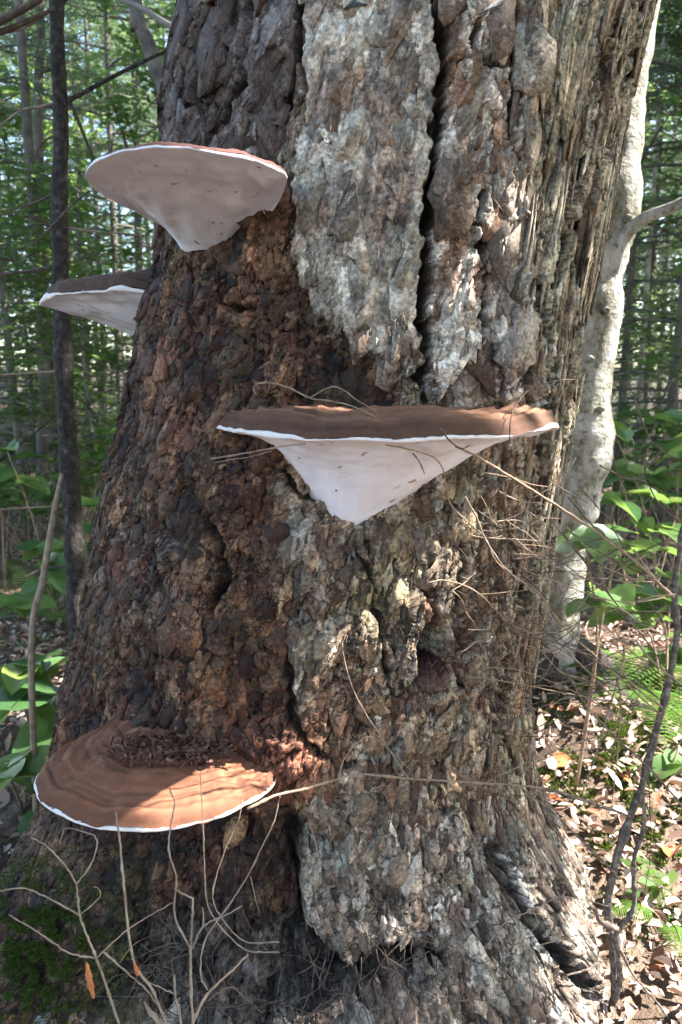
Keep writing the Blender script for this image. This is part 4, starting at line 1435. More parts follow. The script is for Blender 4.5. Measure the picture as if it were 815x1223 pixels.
# bare trunks far among the trees
def far_trunk(pts, Y, mat, label, group='bare trunks in the woods'):
    P = []
    for a, b, w in pts:
        q = at(a, b, Y)
        P.append((q.x, q.y, q.z, w * 0.5 / FPX * Y))
    g = gz(P[-1][0], Y)
    if P[-1][2] > g:
        P.append((P[-1][0], Y, g - 0.05, P[-1][3] * 1.15))
    t = P[0]
    P = [(t[0], Y, t[2] + 3, t[3] * 0.5)] + P
    root = empty('bare_tree', (P[-1][0], Y, P[-1][2]), label, 'tree', group)
    tube_tree(root, P[::-1], 'trunk', mat, 10, 40, 0.06)
    MB().tube([Vector(P[1][:3]), Vector(P[1][:3]) + Vector((0.3, 0.1, 0.25))], [0.01, 0.003], 5).build('branch', mat, root)


far_trunk([(46, -20, 10), (46, 100, 10), (47, 200, 11), (49, 300, 11)], 5.0, M_FARBARK, 'straight thin grey trunk just beyond the sapling, upper corner')
far_trunk([(50, 400, 13), (51, 520, 14), (52, 600, 15), (52, 650, 16)], 4.0, M_FARBARK, 'dark straight trunk just behind the sapling over the leaf litter')
far_trunk([(-12, 560, 12), (-4, 620, 12), (6, 660, 13), (8, 690, 15)], 3.4, M_SAPLING, 'dark curved trunk base at the picture edge beside ferns')
far_trunk([(160, -40, 14), (165, 20, 15), (178, 55, 16), (188, 85, 17), (197, 110, 17), (200, 190, 18)], 4.2, M_FARBARK, 'crooked pale trunk above the highest bracket')
far_trunk([(770, 380, 6), (767, 430, 7), (764, 480, 8), (763, 520, 8)], 5.5, M_BIRCH, 'thin white trunk in the woods beyond the pale tree')
far_trunk([(122, 380, 7), (124, 470, 8), (126, 560, 9)], 6.5, M_FARBARK, 'thin dark trunk between sapling and old tree')

# ------------------------------------------------------------------ canopy overhead (out of the picture): shaped for dappled shade, gaps cut at sun spots
def canopy():
    S = SUN_DIR
    e1 = S.cross(Vector((0, 0, 1))).normalized()
    e2 = S.cross(e1).normalized()
    lit = []

    def L(p, r):
        lit.append((p.dot(e1), p.dot(e2), r))
    for a, b, r in ((715, 985, .08), (745, 1010, .14), (800, 1060, .20), (800, 1125, .13), (820, 1180, .17), (770, 1040, .12), (700, 950, .08), (760, 940, .20), (800, 960, .22), (660, 900, .05), (745, 870, .12), (810, 880, .16), (812, 1020, .22),
                    (20, 900, .16), (30, 955, .14), (5, 1010, .12), (60, 930, .07), (25, 830, .14), (60, 640, .18), (30, 660, .22), (110, 640, .15)):
        L(at_z(a, b, 0.02), r)
    for a, b, r in ((775, 40, .03), (762, 140, .03), (750, 220, .03), (733, 400, .02), (722, 470, .04), (722, 530, .03), (706, 640, .02), (692, 720, .03), (800, 250, .05)):
        L(at(a, b, 1.95), r)
    L(at_z(300, 935, .45), .030)
    L(at_z(262, 965, .45), .030)
    L(at_z(318, 920, .45), .022)
    L(at(300, 186, .86), .018)
    L(at(255, 181, .84), .016)
    for a, b, r in ((690, 630, .05), (735, 630, .05), (770, 710, .10), (30, 800, .14), (5, 830, .12), (60, 830, .08)):
        L(at(a, b, 1.5), r)
    for a, b, r in ((-.3, .1, .2), (-.6, .12, .25), (-.9, .1, .25), (-.5, -.3, .3), (1.1, 1.7, .35), (0.95, 2.3, .35), (1.6, 2.2, .3), (0.35, 0.45, .28), (0.75, 0.35, .30), (0.9, 0.9, .30), (0.55, 0.0, .35), (1.2, 0.5, .35), (0.0, 0.25, .18), (1.25, 1.3, .3), (0.1, -0.4, .3)):
        L(Vector((a, b, 0.02)), r)
    lit = np.array(lit)
    n = 95000
    c1 = RNG.uniform(-5.5, 5.5, n)
    c2 = RNG.uniform(-6.0, 4.5, n)
    dist = RNG.uniform(4.6, 7.4, n)
    dens = 0.5 + 0.5 * fbm(c1 * 0.9, c2 * 0.9, 4, 3)
    keep = RNG.random(n) < np.clip(0.35 + 1.3 * dens, 0, 1)
    size = RNG.uniform(0.045, 0.085, n)
    d = np.hypot(c1[:, None] - lit[None, :, 0], c2[:, None] - lit[None, :, 1]) - lit[None, :, 2] - size[:, None] * 0.75
    keep &= d.min(1) > 0
    V, Fc = [], []
    e1_, e2_, S_ = np.array(e1), np.array(e2), np.array(S)
    idx = np.nonzero(keep)[0]
    base = e1_[None] * c1[idx, None] + e2_[None] * c2[idx, None] + S_[None] * dist[idx, None]
    m = len(idx)
    a = RNG.uniform(0, 2 * PI, m)
    tilt = RNG.normal(0, 0.45, (m, 3))
    d1 = np.cos(a)[:, None] * e1_ + np.sin(a)[:, None] * e2_ + tilt
    d1 /= np.linalg.norm(d1, axis=1, keepdims=True)
    nn = S_[None] + RNG.normal(0, 0.4, (m, 3))
    d2 = np.cross(nn, d1)
    d2 /= np.linalg.norm(d2, axis=1, keepdims=True)
    sz = size[idx, None]
    q = np.stack([base - d1 * sz, base + d2 * sz * 0.62, base + d1 * sz, base - d2 * sz * 0.62], 1).reshape(-1, 3)
    f = np.arange(4 * m).reshape(-1, 4)
    # keep it out of the picture
    px, py = proj(q[:, 0], q[:, 1], q[:, 2])
    inn = (q[:, 1] > 0.3) & (px > -60) & (px < 875) & (py > -60)
    ok = ~inn.reshape(-1, 4).any(1) & (q[:, 2].reshape(-1, 4).min(1) > 2.0)
    me = mesh_np('canopy', q, f[ok], False)
    link('canopy', me, M_CANOPY, kind='stuff', label='unseen leafy canopy overhead, its gaps shaped to dapple the light', category='foliage')


canopy()

# ------------------------------------------------------------------ undergrowth
for (bx, by, tips, lb) in (
    ((690, 905, 1.55), None, [(700, 652, 1.35), (738, 650, 1.40)], 'young shrub with two big round shiny leaves before the pale tree'),
    ((790, 900, 2.0), None, [(770, 712, 1.9), (800, 690, 2.0), (740, 735, 2.0)], 'low shrub with glossy sunlit round leaves beyond the bare stem'),
    ((760, 860, 2.5), None, [(730, 600, 2.5), (770, 590, 2.6), (800, 640, 2.4), (745, 660, 2.4), (812, 600, 2.6)], 'leafy round-leaved shrub in shade beyond the pale tree'),
    ((810, 830, 2.9), None, [(810, 560, 2.9), (785, 570, 3.0), (760, 560, 3.0), (735, 570, 3.2)], 'taller shaded round-leaved shrub at the back beyond the pale tree'),
    ((790, 1000, 1.7), None, [(740, 960, 1.6), (785, 950, 1.6), (770, 990, 1.55)], 'low seedling with long bright leaves on the sunny litter'),
    ((815, 900, 2.2), None, [(812, 800, 2.1), (790, 790, 2.2), (830, 760, 2.1)], 'shrub with yellowing leaves beside the bare stem'),
    ((40, 900, 1.9), None, [(30, 800, 1.8), (50, 830, 1.75), (10, 815, 1.8), (60, 800, 1.9), (5, 850, 1.7), (70, 870, 1.75)], 'bright green round-leaved shrub at the picture edge above the low bracket'),
    ((30, 980, 1.5), None, [(25, 925, 1.4), (60, 965, 1.45)], 'seedling with drooping leaves beside the low bracket'),
    ((40, 790, 2.5), None, [(22, 720, 2.3), (65, 690, 2.4), (75, 655, 2.5)], 'shrub with one broad leaf catching light behind the leaning stick'),
    ((0, 640, 3.2), None, [(5, 560, 3.0), (18, 575, 3.0), (-5, 580, 3.0)], 'small bush with light green leaves at the picture edge'),
):
    px_, py_, Y_ = bx
    p = at(px_, py_, Y_)
    p.z = gz(p.x, p.y)
    bushlet(p, [at(a, b, y) for a, b, y in tips], lb, 'round-leaved shrubs')

# filler shrubs deeper in
rs_ = random.Random(5)
LST = []
for i in range(26):
    side = i % 2
    Y_ = rs_.uniform(2.8, 5.5)
    px_ = rs_.uniform(-40, 150) if side else rs_.uniform(715, 860)
    LST.append((Y_, px_, side))
LST.sort()
CNT = [0, 0]
for Y_, px_, side in LST:
    p = at(px_, 450, Y_)
    p.z = gz(p.x, p.y)
    tips = [p + Vector((rs_.uniform(-.35, .35), rs_.uniform(-.35, .35), rs_.uniform(.25, .75))) for _ in range(5)]
    bushlet(p, tips, ORD[CNT[side]] + 'nearest shaded leafy shrub ' + ('behind the sapling on the left' if side else 'deep behind the pale tree on the right'), 'shrubs deeper in the woods', (0.08, 0.13))
    CNT[side] += 1


def fern(base, n, L, label, az=None):
    b = Vector(base)
    root = empty('fern', b, label, 'fern', 'ferns on the forest floor')
    for k in range(n):
        a = (2 * PI * k / n + random.uniform(-.3, .3)) if az is None else az + random.uniform(-0.9, 0.9)
        dr = Vector((math.cos(a), math.sin(a), 0))
        pts = [b + dr * L * s + Vector((0, 0, L * (0.95 * s - 0.75 * s * s))) for s in [i / 14 for i in range(15)]]
        mb = MB()
        mb.tube(pts, [0.0022 * (1 - i / 16) for i in range(15)], 4)
        nrm = Vector((-dr.y, dr.x, 0))
        for i in range(2, 30):
            s = i / 30
            j = min(13, int(s * 14))
            p = pts[j].lerp(pts[j + 1], s * 14 - j)
            wl = L * 0.24 * math.sin(PI * min(1, 0.15 + s * 0.85)) ** 0.8
            for sd in (-1, 1):
                d = nrm * sd * wl + dr * wl * 0.25 + Vector((0, 0, -0.12 * wl))
                w = dr * L * 0.011
                mb.quad(p - w, p + w, p + d + w * 0.2, p + d - w * 0.2)
        mb.build('frond', M_FERN, root, smooth=False)


def gp(px_, py_):
    p = at_z(px_, py_, 0.0)
    p.z = gz(p.x, p.y)
    return p


fern(gp(20, 720), 7, 0.42, 'feathery pale green fern at the picture edge above the leafy shrub')
fern(gp(75, 745), 6, 0.30, 'small fern tucked behind the leaning stick')
fern(gp(735, 850), 6, 0.30, 'dark green fern beyond the moss mound')
fern(gp(795, 860), 6, 0.34, 'fern growing behind the bare shrub stem')
fern(gp(800, 1100), 4, 0.12, 'little sunlit fern in the bottom corner')

# leaf litter
def litter():
    n = 27000
    x = np.concatenate([RNG.uniform(-4.5, 4.5, n), RNG.uniform(-1.5, 1.5, 18000)])
    y = np.concatenate([1.0 + 7.0 * RNG.random(n) ** 1.4, RNG.uniform(0.3, 2.8, 18000)])
    z = ground_z(x, y) + 0.012 + 0.012 * RNG.random(len(x))
    m = len(x)
    L = (0.004 + 0.018 * RNG.random(m) ** 2.0)[:, None] * (1 + 0.12 * np.clip(y - 2, 0, 5))[:, None]
    a = RNG.uniform(0, 2 * PI, m)
    d1 = np.stack([np.cos(a), np.sin(a), RNG.normal(0, .25, m)], 1)
    d2 = np.stack([-np.sin(a), np.cos(a), RNG.normal(0, .25, m)], 1) * 0.55
    c = np.stack([x, y, z], 1)
    curl = np.zeros((m, 3))
    curl[:, 2] = RNG.uniform(-0.3, 0.75, m)
    u1 = d1 * L
    u2 = d2 * L * RNG.uniform(0.7, 1.3, m)[:, None]
    cu = curl * L
    bend = np.zeros((m, 3))
    bend[:, 2] = RNG.normal(0, 0.25, m)
    bend = bend * L
    p = np.stack([c - u1, c - u1 * 0.45 + u2 * 0.85 + cu, c + u1 * 0.4 + u2 * 0.8 + cu + bend, c + u1 + bend * 2, c + u1 * 0.4 - u2 * 0.8 + cu + bend, c - u1 * 0.45 - u2 * 0.85 + cu], 1).reshape(-1, 3)
    i = np.arange(m)[:, None] * 6
    f = np.concatenate([i + np.array([[0, 1, 2, 3]]), i + np.array([[3, 4, 5, 0]])], 0)
    link('leaf_litter', mesh_np('leaf_litter', p, f, False), M_LITTER, kind='stuff', label='brown dead leaves littering the forest floor', category='leaf litter')
    # thin sticks lying about
    mb = MB()
    for k in range(260):
        x = random.uniform(-2.6, 2.6)
        y = random.uniform(1.0, 5.0)
        if abs(x) < 0.5 and y < 1.8:
            continue
        a = random.uniform(0, PI)
        L = random.uniform(0.06, 0.3)
        p0 = Vector((x, y, gz(x, y) + 0.02))
        d = Vector((math.cos(a) * L, math.sin(a) * L, random.uniform(-.02, .06)))
        mb.tube(spline([p0 - d, p0 + Vector((random.uniform(-.02, .02), random.uniform(-.02, .02), .01)), p0 + d], 5), random.uniform(0.0012, 0.004), 4)
    mb.build('twig_litter', M_TWIGP, kind='stuff', label='pale broken twigs scattered over the forest floor', category='twigs')


litter()


def ground_cover():
    V, Fc = [], []
    rg_ = random.Random(8)
    for k in range(420):
        if rg_.random() < 0.55:
            x, y = rg_.uniform(0.5, 1.9), rg_.uniform(1.1, 3.4)
        else:
            x, y = rg_.uniform(-2.6, -0.55), rg_.uniform(1.3, 4.6)
        if pn(np.float32(x * 2.2), np.float32(y * 2.2), 6) < -0.05:
            continue
        z = gz(x, y)
        for j in range(rg_.randint(4, 8)):
            a = rg_.uniform(0, 6.28)
            L = rg_.uniform(0.012, 0.030)
            p = Vector((x + rg_.gauss(0, .025), y + rg_.gauss(0, .025), z + rg_.uniform(0.02, 0.06)))
            d = Vector((math.cos(a), math.sin(a), rg_.uniform(-.3, .2))) * L
            w = Vector((-d.y, d.x, rg_.uniform(-.3, .3) * L)) * 0.42
            n = len(V)
            V.extend((p - d, p - d * 0.2 + w, p + d, p - d * 0.2 - w))
            Fc.append((n, n + 1, n + 2, n + 3))
    link('ground_cover', mesh_np('ground_cover', np.array([tuple(q) for q in V]), np.array(Fc), False), M_BROAD, kind='stuff', label='low green seedlings carpeting the forest floor', category='ground cover')


ground_cover()


def moss(name, pts, label, parent=None):
    V, Fc = [], []
    for p, nrm, ln in pts:
        for _ in range(3):
            d = (nrm + Vector((random.gauss(0, .6), random.gauss(0, .6), random.gauss(0, .6)))).normalized() * ln * random.uniform(.6, 1.3)
            w = d.cross(Vector((random.random(), random.random(), random.random()))).normalized() * ln * 0.16
            n = len(V)
            V.extend((p - w, p + w, p + d))
            Fc.append((n, n + 1, n + 2))
    link(name, mesh_np(name, np.array([tuple(q) for q in V]), np.array(Fc), False), M_MOSS, kind='stuff', label=label, category='moss')


pts = []
for i in range(9000):
    a, b = random.gauss(60, 45), random.gauss(1120, 50)
    if a > 175 or b < 1010 or pn(np.float32(a * .05), np.float32(b * .05), 3) < 0.02:
        continue
    p = hit(a, b, inset=random.uniform(0.012, 0.03))
    nrm = Vector((p.x - float(t_cx(p.z)), p.y - AX, 0.25)).normalized()
    pts.append((p + nrm * 0.026, nrm, 0.007))
    if len(pts) > 4500:
        break
moss('trunk_moss', pts, 'green moss growing on the foot of the trunk below the low bracket')
pts = []
for i in range(6000):
    x, y = random.gauss(0.66, 0.19), random.gauss(1.68, 0.22)
    if pn(np.float32(x * 9), np.float32(y * 9), 5) < -0.1:
        continue
    pts.append((Vector((x, y, gz(x, y) + 0.004)), Vector((0, 0, 1)), 0.014))
moss('ground_moss', pts, 'bright green moss on the mound at the foot of the pale tree')

# ------------------------------------------------------------------ twigs in front
def twig(root, pts, y0, y1, w, mat, name='twig', sides=6, n=None, taper=0.55, jit=0.0004):
    k = len(pts)
    P = [at(a, b, y0 + (y1 - y0) * i / max(1, k - 1)) for i, (a, b) in enumerate(pts)]
    n = n or max(10, 6 * k)
    Q = spline(P, n)
    Q = [q + Vector((random.gauss(0, jit * .5), random.gauss(0, jit), random.gauss(0, jit * .5))) for q in Q]
    w *= 0.72
    if name in ('bud', 'dead_leaf'):
        R = [0.0003 + w * 0.5 / FPX * y0 * math.sin(PI * (0.05 + 0.9 * i / n)) for i in range(n + 1)]
        return MB().tube(Q, R, sides).build(name, mat, root)
    R = [max(0.00025, w * 0.5 / FPX * y0 * (1 + taper * 0.5 - taper * i / n) * (random.uniform(0.85, 1.15) + (0.45 if i % 9 == 4 else 0))) for i in range(n + 1)]
    return MB().tube(Q, R, sides).build(name, mat, root)


def c8(x, y):
    return (x / 2.0375, y / 2.0375 + 980)


def T8(*pts):
    return [c8(a, b) for a, b in pts]


def c4(x, y):
    return (x / 1.988 + 405, y / 1.988 + 400)


def T4(*pts):
    return [c4(a, b) for a, b in pts]


def c6(x, y):
    return (x / 1.988 + 405, y / 1.988 + 813)


def T6(*pts):
    return [c6(a, b) for a, b in pts]


def c7(x, y):
    return (x / 4.075 + 615, y / 4.075 + 760)


def T7(*pts):
    return [c7(a, b) for a, b in pts]


def c5(x, y):
    return (x / 4.075 + 615, y / 4.075 + 480)


def T5(*pts):
    return [c5(a, b) for a, b in pts]


r = empty('bare_seedling', at(150, 1260, 0.70), 'pale bare seedling with forked curling twigs below the low bracket', 'seedling', 'bare seedlings before the trunk')
twig(r, T8((310, 560), (290, 495), (262, 410), (235, 335), (212, 280), (195, 230), (190, 190), (187, 155)), .70, .70, 4.6, M_TWIGP, 'stem')
twig(r, T8((187, 155), (160, 110), (110, 60), (75, 40)), .70, .68, 2.6, M_TWIGP)
twig(r, T8((187, 155), (225, 100), (236, 45), (205, 28), (160, 20), (146, 60)), .70, .72, 2.4, M_TWIGP)
twig(r, T8((235, 335), (170, 322), (90, 270), (22, 230)), .70, .68, 2.8, M_TWIGP)
twig(r, T8((235, 335), (300, 275), (350, 240), (420, 200)), .70, .73, 2.4, M_TWIG)
twig(r, T8((195, 230), (130, 195), (60, 165), (0, 172), (-20, 180)), .70, .67, 2.6, M_TWIGP)
twig(r, T8((195, 230), (240, 190), (242, 168), (228, 160)), .70, .69, 2.0, M_TWIGP)
twig(r, T8((250, 318), (310, 370), (355, 410), (385, 450)), .70, .71, 3.0, M_TWIGP)
r = empty('bare_seedling', at(205, 1260, 0.58), 'blurred upright bare seedling with one bud close before the low bracket', 'seedling', 'bare seedlings before the trunk')
twig(r, T8((425, 540), (405, 495), (370, 410), (325, 340), (305, 190), (293, 60), (285, 0), (283, -20)), .58, .60, 4.4, M_TWIGP, 'stem')
twig(r, T8((326, 345), (333, 365), (337, 378)), .585, .585, 7, M_ORANGE, 'bud', taper=1.0)
twig(r, T8((352, 440), (365, 465), (395, 496), (400, 510)), .585, .585, 9, M_TWIGP, 'dead_leaf', taper=0.8)
r = empty('bare_seedling', at(230, 1260, 0.64), 'grey bare seedling with a three-way fork at the bottom edge', 'seedling', 'bare seedlings before the trunk')
twig(r, T8((474, 560), (470, 495), (465, 400), (465, 310), (468, 250), (470, 190)), .64, .64, 4.6, M_TWIGP, 'stem')
twig(r, T8((462, 308), (425, 230), (430, 140), (412, 80), (415, 15), (425, -40), (412, -80)), .64, .66, 3.2, M_TWIGP)
twig(r, T8((468, 312), (495, 258), (545, 232), (590, 208)), .64, .65, 3.0, M_TWIGP)
twig(r, T8((470, 190), (440, 175), (425, 165)), .64, .63, 2.6, M_TWIGP)
twig(r, T8((494, 258), (496, 230), (494, 212)), .64, .64, 2.6, M_TWIGP)
twig(r, T8((445, 540), (438, 470), (428, 430), (425, 375)), .64, .62, 3.6, M_TWIGP)
twig(r, T8((428, 425), (395, 408), (365, 395)), .63, .63, 2.6, M_TWIGP)
twig(r, T8((458, 520), (500, 430), (560, 370), (605, 325)), .64, .68, 4.4, M_TWIG)
r = empty('dangling_roots', hit(330, 948) + Vector((0, -.03, 0)), 'tangle of thin pale rootlets hanging right of the low bracket', 'roots')
twig(r, T8((505, 412), (488, 370), (500, 290), (540, 230), (600, 140), (640, 60), (668, 0), (682, -60)), .76, .82, 2.8, M_TWIGP)
twig(r, T8((680, 295), (600, 295), (545, 245), (518, 180), (545, 80), (580, 0), (590, -50)), .78, .80, 2.4, M_TWIGP)
twig(r, T8((680, 320), (600, 315), (540, 262), (505, 200), (498, 100), (494, 0), (490, -80), (488, -120)), .77, .74, 2.2, M_TWIGP)
twig(r, T8((610, 135), (620, 180), (632, 225)), .79, .80, 1.6, M_TWIGP)
twig(r, T8((752, 0), (775, 90), (768, 180), (785, 240)), .86, .86, 1.8, M_TWIG)
twig(r, T8((775, 90), (795, 110), (800, 122)), .86, .86, 1.2, M_TWIG)
twig(r, T8((505, 440), (560, 405), (600, 435), (640, 470)), .80, .82, 1.2, M_TWIG)
r = empty('dead_twig', at(430, 926, 0.80), 'long reddish twig lying across the trunk at the low bracket', 'twig', 'twigs caught before the trunk')
twig(r, [(296, 966), (330, 950), (365, 942), (400, 932), (430, 925), (490, 930), (570, 935), (640, 940), (690, 952), (746, 972)], .79, .98, 4.6, M_TWIG, 'stem', n=60)
twig(r, [(405, 932), (412, 905), (440, 880), (470, 900), (488, 918)], .81, .84, 1.2, M_TWIG)
twig(r, [(488, 930), (455, 880), (425, 830), (412, 790), (408, 760)], .84, .86, 1.6, M_TWIGP)
twig(r, [(590, 938), (560, 930), (540, 920)], .88, .88, 1.4, M_TWIG)
r = empty('dead_twig', hit(330, 470) + Vector((0, -.02, 0)), 'bent straw-coloured twig lying over the middle bracket', 'twig', 'twigs caught before the trunk')
twig(r, [(306, 472), (304, 461), (320, 457), (345, 463), (370, 475), (410, 482), (445, 496), (480, 520)], .87, .80, 2.6, M_TWIG, 'stem')
twig(r, [(370, 475), (400, 462), (430, 480), (452, 492)], .86, .80, 1.8, M_TWIG)
r = empty('dead_twig', hit(255, 548) + Vector((0, -.02, 0)), 'short dry twig poking out before the middle bracket tip', 'twig', 'twigs caught before the trunk')
twig(r, [(252, 548), (300, 540), (340, 533), (365, 530)], .87, .80, 2.2, M_TWIG, 'stem')
twig(r, [(258, 552), (300, 545), (325, 538)], .87, .82, 1.3, M_TWIG)
mb = MB()
for i in range(150):
    a, b = random.uniform(170, 560), random.uniform(1100, 1235)
    p = hit(a, b, inset=0.02)
    p += Vector((random.uniform(-.02, .02), -random.uniform(.0, .045), random.uniform(-.01, .03)))
    P_ = [p]
    d = Vector((random.gauss(0, .5), random.gauss(-.1, .3), random.gauss(-.5, .5))).normalized()
    for k in range(4):
        d = (d + Vector((random.gauss(0, .4), random.gauss(0, .3), random.gauss(0, .4)))).normalized()
        P_.append(P_[-1] + d * random.uniform(.012, .03))
    mb.tube(spline(P_, 8), [random.uniform(.0005, .0012) * (1 - .08 * k) for k in range(9)], 4)
mb.build('root_fibres', M_TWIGD, kind='stuff', label='mat of fine dark root fibres in the rotten hollow at the trunk foot', category='roots')
# orange leaf stuck on the trunk foot
q = at(108, 1170, .69)
mb = MB()
mb.tube(spline([at(104, 1150, .69), at(107, 1170, .69), at(112, 1192, .685)], 10), [0.0004 + 0.0032 * math.sin(PI * (0.06 + 0.84 * k / 10)) * (1 + 0.2 * math.sin(k * 2.1)) for k in range(11)], 6)
mb.build('dead_leaf', M_ORANGE, label='rolled rust-orange dead leaf hanging in the bare seedlings', category='dead leaf')

# bare shrub on the sunny side
r = empty('bare_shrub', at(728, 1235, 0.98), 'dark bare forked shrub with crooked stems and many fine twigs beside the trunk', 'shrub')
twig(r, T6((640, 880), (642, 815), (655, 740), (652, 660), (640, 560), (645, 480), (690, 330), (720, 250), (750, 130), (772, 50)) + [(809, 760), (806, 720), (810, 672), (824, 600)], .98, 1.02, 13, M_SHRUB, 'stem', sides=10, n=70, jit=0.0007)
twig(r, T6((655, 760), (668, 700), (660, 600), (690, 560), (702, 520), (700, 430), (725, 340), (718, 262)), .97, .99, 9.5, M_SHRUB, 'stem', sides=9, n=50, jit=0.0007)
twig(r, T4((280, 265), (330, 290), (380, 320), (480, 382), (600, 460), (700, 535), (760, 590), (795, 622)), .78, 1.0, 4.8, M_TWIG, 'branch', n=60, taper=-0.4)
twig(r, T4((795, 622), (750, 580), (700, 510)), 1.0, .99, 4.5, M_TWIGP)
twig(r, T4((110, 260), (180, 275), (230, 295), (250, 330), (262, 395), (290, 430), (345, 480), (380, 545), (470, 610), (540, 700), (640, 790), (760, 900)), .80, 1.0, 3.2, M_TWIG, 'branch', n=80, taper=-0.5)
twig(r, T4((210, 588), (255, 583), (330, 612), (400, 680), (470, 715), (560, 770), (650, 860)), .88, 1.0, 2.4, M_TWIG, taper=-0.4)
twig(r, T4((300, 385), (330, 440), (350, 490), (400, 560), (455, 605), (520, 690)), .86, .95, 2.6, M_TWIGP)
twig(r, T4((380, 372), (430, 395), (480, 400), (487, 415), (470, 430), (450, 420)), .86, .9, 1.8, M_TWIGP)
twig(r, T4((350, 482), (440, 486), (495, 490), (505, 470)), .88, .9, 1.6, M_TWIGP)
twig(r, T4((420, 520), (480, 520), (500, 495)), .9, .92, 1.4, M_TWIG)
twig(r, T4((405, 255), (408, 200), (425, 160), (460, 125), (520, 108), (560, 106)), .80, .95, 1.8, M_TWIGD)
twig(r, T4((175, 280), (190, 300), (203, 330)), .78, .78, 2.2, M_TWIGD)
twig(r, T4((240, 220), (262, 250), (290, 270), (310, 262)), .77, .77, 2.4, M_TWIGD)
twig(r, T4((545, 385), (600, 450), (680, 520), (740, 590), (790, 660)), .96, 1.0, 2.4, M_TWIGD)
twig(r, T4((620, 310), (680, 340), (728, 350), (760, 400), (815, 450)), .96, 1.0, 2.4, M_TWIGD)
twig(r, T4((728, 352), (728, 290), (745, 258), (790, 290), (815, 300)), 1.0, 1.0, 2.2, M_TWIGD)
twig(r, T4((700, 150), (730, 230), (760, 270), (830, 310)), 1.02, 1.0, 2.2, M_TWIGD)
twig(r, T4((580, 370), (640, 440), (690, 520), (780, 590)), .98, 1.02, 1.8, M_TWIGD)
twig(r, T4((530, 470), (600, 560), (660, 640), (740, 740), (800, 830)), .96, 1.0, 2.6, M_TWIGD)
twig(r, T7((35, 740), (140, 820), (260, 930), (360, 1030), (465, 1130), (500, 1180)), .92, .98, 4.2, M_SHRUB, 'branch', taper=-0.6)
twig(r, T7((150, 740), (260, 775), (400, 825), (480, 850), (560, 875)), .93, .98, 3.2, M_SHRUB, 'branch', taper=-0.5)
twig(r, T7((240, 150), (330, 310), (430, 430), (520, 520), (620, 610), (700, 690), (800, 810), (830, 860)), .92, 1.0, 3.4, M_SHRUB, 'branch', taper=-0.3)
twig(r, T7((500, 130), (560, 220), (640, 290), (720, 345)), .95, 1.0, 3.2, M_TWIG, 'branch', taper=-0.4)
twig(r, T7((590, 20), (640, 90), (700, 150), (760, 195), (830, 250)), .96, 1.0, 3, M_TWIGP)
twig(r, T7((530, 20), (525, 130), (450, 380), (400, 560), (330, 760)), 1.15, 1.2, 3.4, M_TWIGP)
twig(r, T7((490, 170), (515, 300), (508, 450), (495, 620), (475, 800)), 1.2, 1.3, 3.2, M_TWIGP)
twig(r, T6((540, 700), (590, 685), (640, 660)), .94, .97, 3.2, M_SHRUB)
twig(r, T6((660, 590), (620, 570), (610, 545), (590, 540)), .97, .94, 8, M_SHRUB, 'branch_stub', taper=0.9)
twig(r, T6((350, 630), (400, 570), (460, 545), (520, 515), (580, 520), (640, 535)), .88, .95, 2.0, M_TWIGP)
twig(r, T6((462, 545), (470, 580), (440, 610), (425, 640)), .9, .89, 1.4, M_TWIGP)
twig(r, T6((478, 628), (540, 610), (600, 600), (640, 600)), .9, .95, 1.8, M_TWIG)
twig(r, T6((735, 210), (740, 400), (720, 520), (680, 640)), 1.0, .99, 1.4, M_TWIGD)
twig(r, T6((670, 640), (700, 700), (760, 770), (800, 830)), .97, .97, 4, M_SHRUB, 'branch')
twig(r, T6((690, 440), (750, 480), (820, 520)), .98, 1.0, 1.8, M_TWIGD)
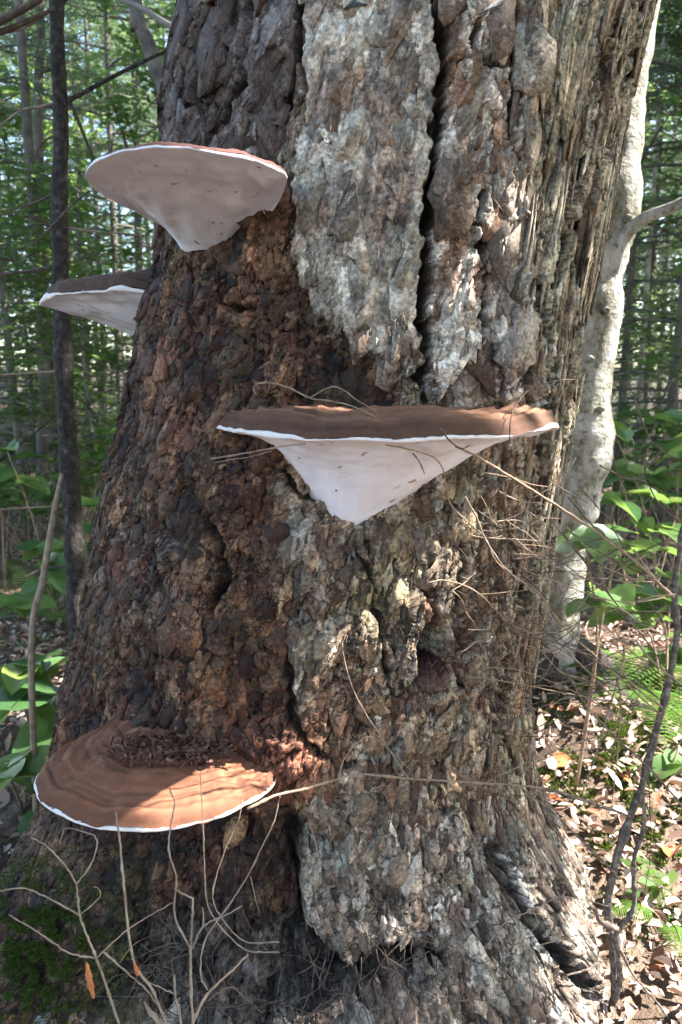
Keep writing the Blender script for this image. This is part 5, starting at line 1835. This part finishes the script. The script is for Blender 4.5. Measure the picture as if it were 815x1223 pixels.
# the fine dry tangle
rg = random.Random(3)
for i in range(105):
    a0, b0 = rg.uniform(610, 770), rg.uniform(640, 880)
    an = rg.uniform(-0.9, 0.9) + (PI if rg.random() < .4 else 0)
    L = rg.uniform(30, 85)
    cv = rg.uniform(-0.9, 0.9)
    pts = []
    a, b = a0, b0
    for k in range(6):
        pts.append((a, b))
        a += math.cos(an) * L / 5
        b += math.sin(an) * L / 5
        an += cv / 5 + rg.uniform(-.15, .15)
    yy = rg.uniform(.9, 1.25)
    twig(r, pts, yy, yy + rg.uniform(-.05, .05), rg.uniform(0.9, 1.9), rg.choice([M_TWIGD, M_TWIGD, M_TWIG]), sides=4, n=10)
for i in range(26):
    a0, b0 = rg.uniform(700, 810), rg.uniform(640, 900)
    an = PI + rg.uniform(-0.5, 0.75)
    L = rg.uniform(70, 190)
    cv = rg.uniform(-0.7, 0.7)
    pts = []
    a, b = a0, b0
    for k in range(8):
        pts.append((a, b))
        a += math.cos(an) * L / 7
        b += math.sin(an) * L / 7
        an += cv / 7 + rg.uniform(-.12, .12)
    twig(r, pts, rg.uniform(.97, 1.02), rg.uniform(.84, .92), rg.uniform(1.2, 2.2), rg.choice([M_TWIGD, M_TWIG]), sides=4, n=16)
for i in range(45):
    a0, b0 = rg.uniform(530, 660), rg.uniform(560, 800)
    an = rg.uniform(-0.5, 1.0)
    L = rg.uniform(25, 80)
    pts = []
    a, b = a0, b0
    for k in range(5):
        pts.append((a, b))
        a += math.cos(an) * L / 4
        b += math.sin(an) * L / 4
        an += rg.uniform(-.35, .35)
    yy = rg.uniform(.84, .95)
    twig(r, pts, yy, yy + .03, rg.uniform(0.9, 1.6), rg.choice([M_TWIG, M_TWIGD]), sides=4, n=8)

# single fallen leaves that catch the eye
for i, (a, b, s, lb) in enumerate(((661, 932, .03, 'curled orange-brown fallen leaf on the mossy mound'), (748, 950, .025, 'orange fallen leaf lying on sunlit litter near the bare stems'), (806, 1020, .03, 'yellow fallen leaf on the litter beside the bare shrub'))):
    p = gp(a, b)
    root = empty('fallen_leaf', p + Vector((0, 0, .012)), lb, 'dead leaf', 'single fallen leaves')
    o = put_leaf(root, p + Vector((0, 0, .016)), (math.cos(i * 2), math.sin(i * 2), .25), s * 1.5, .5, name='blade')
    o.data = LEAF_ROUND[2].copy()
    o.data.materials.clear()
    o.data.materials.append(M_ORANGE)
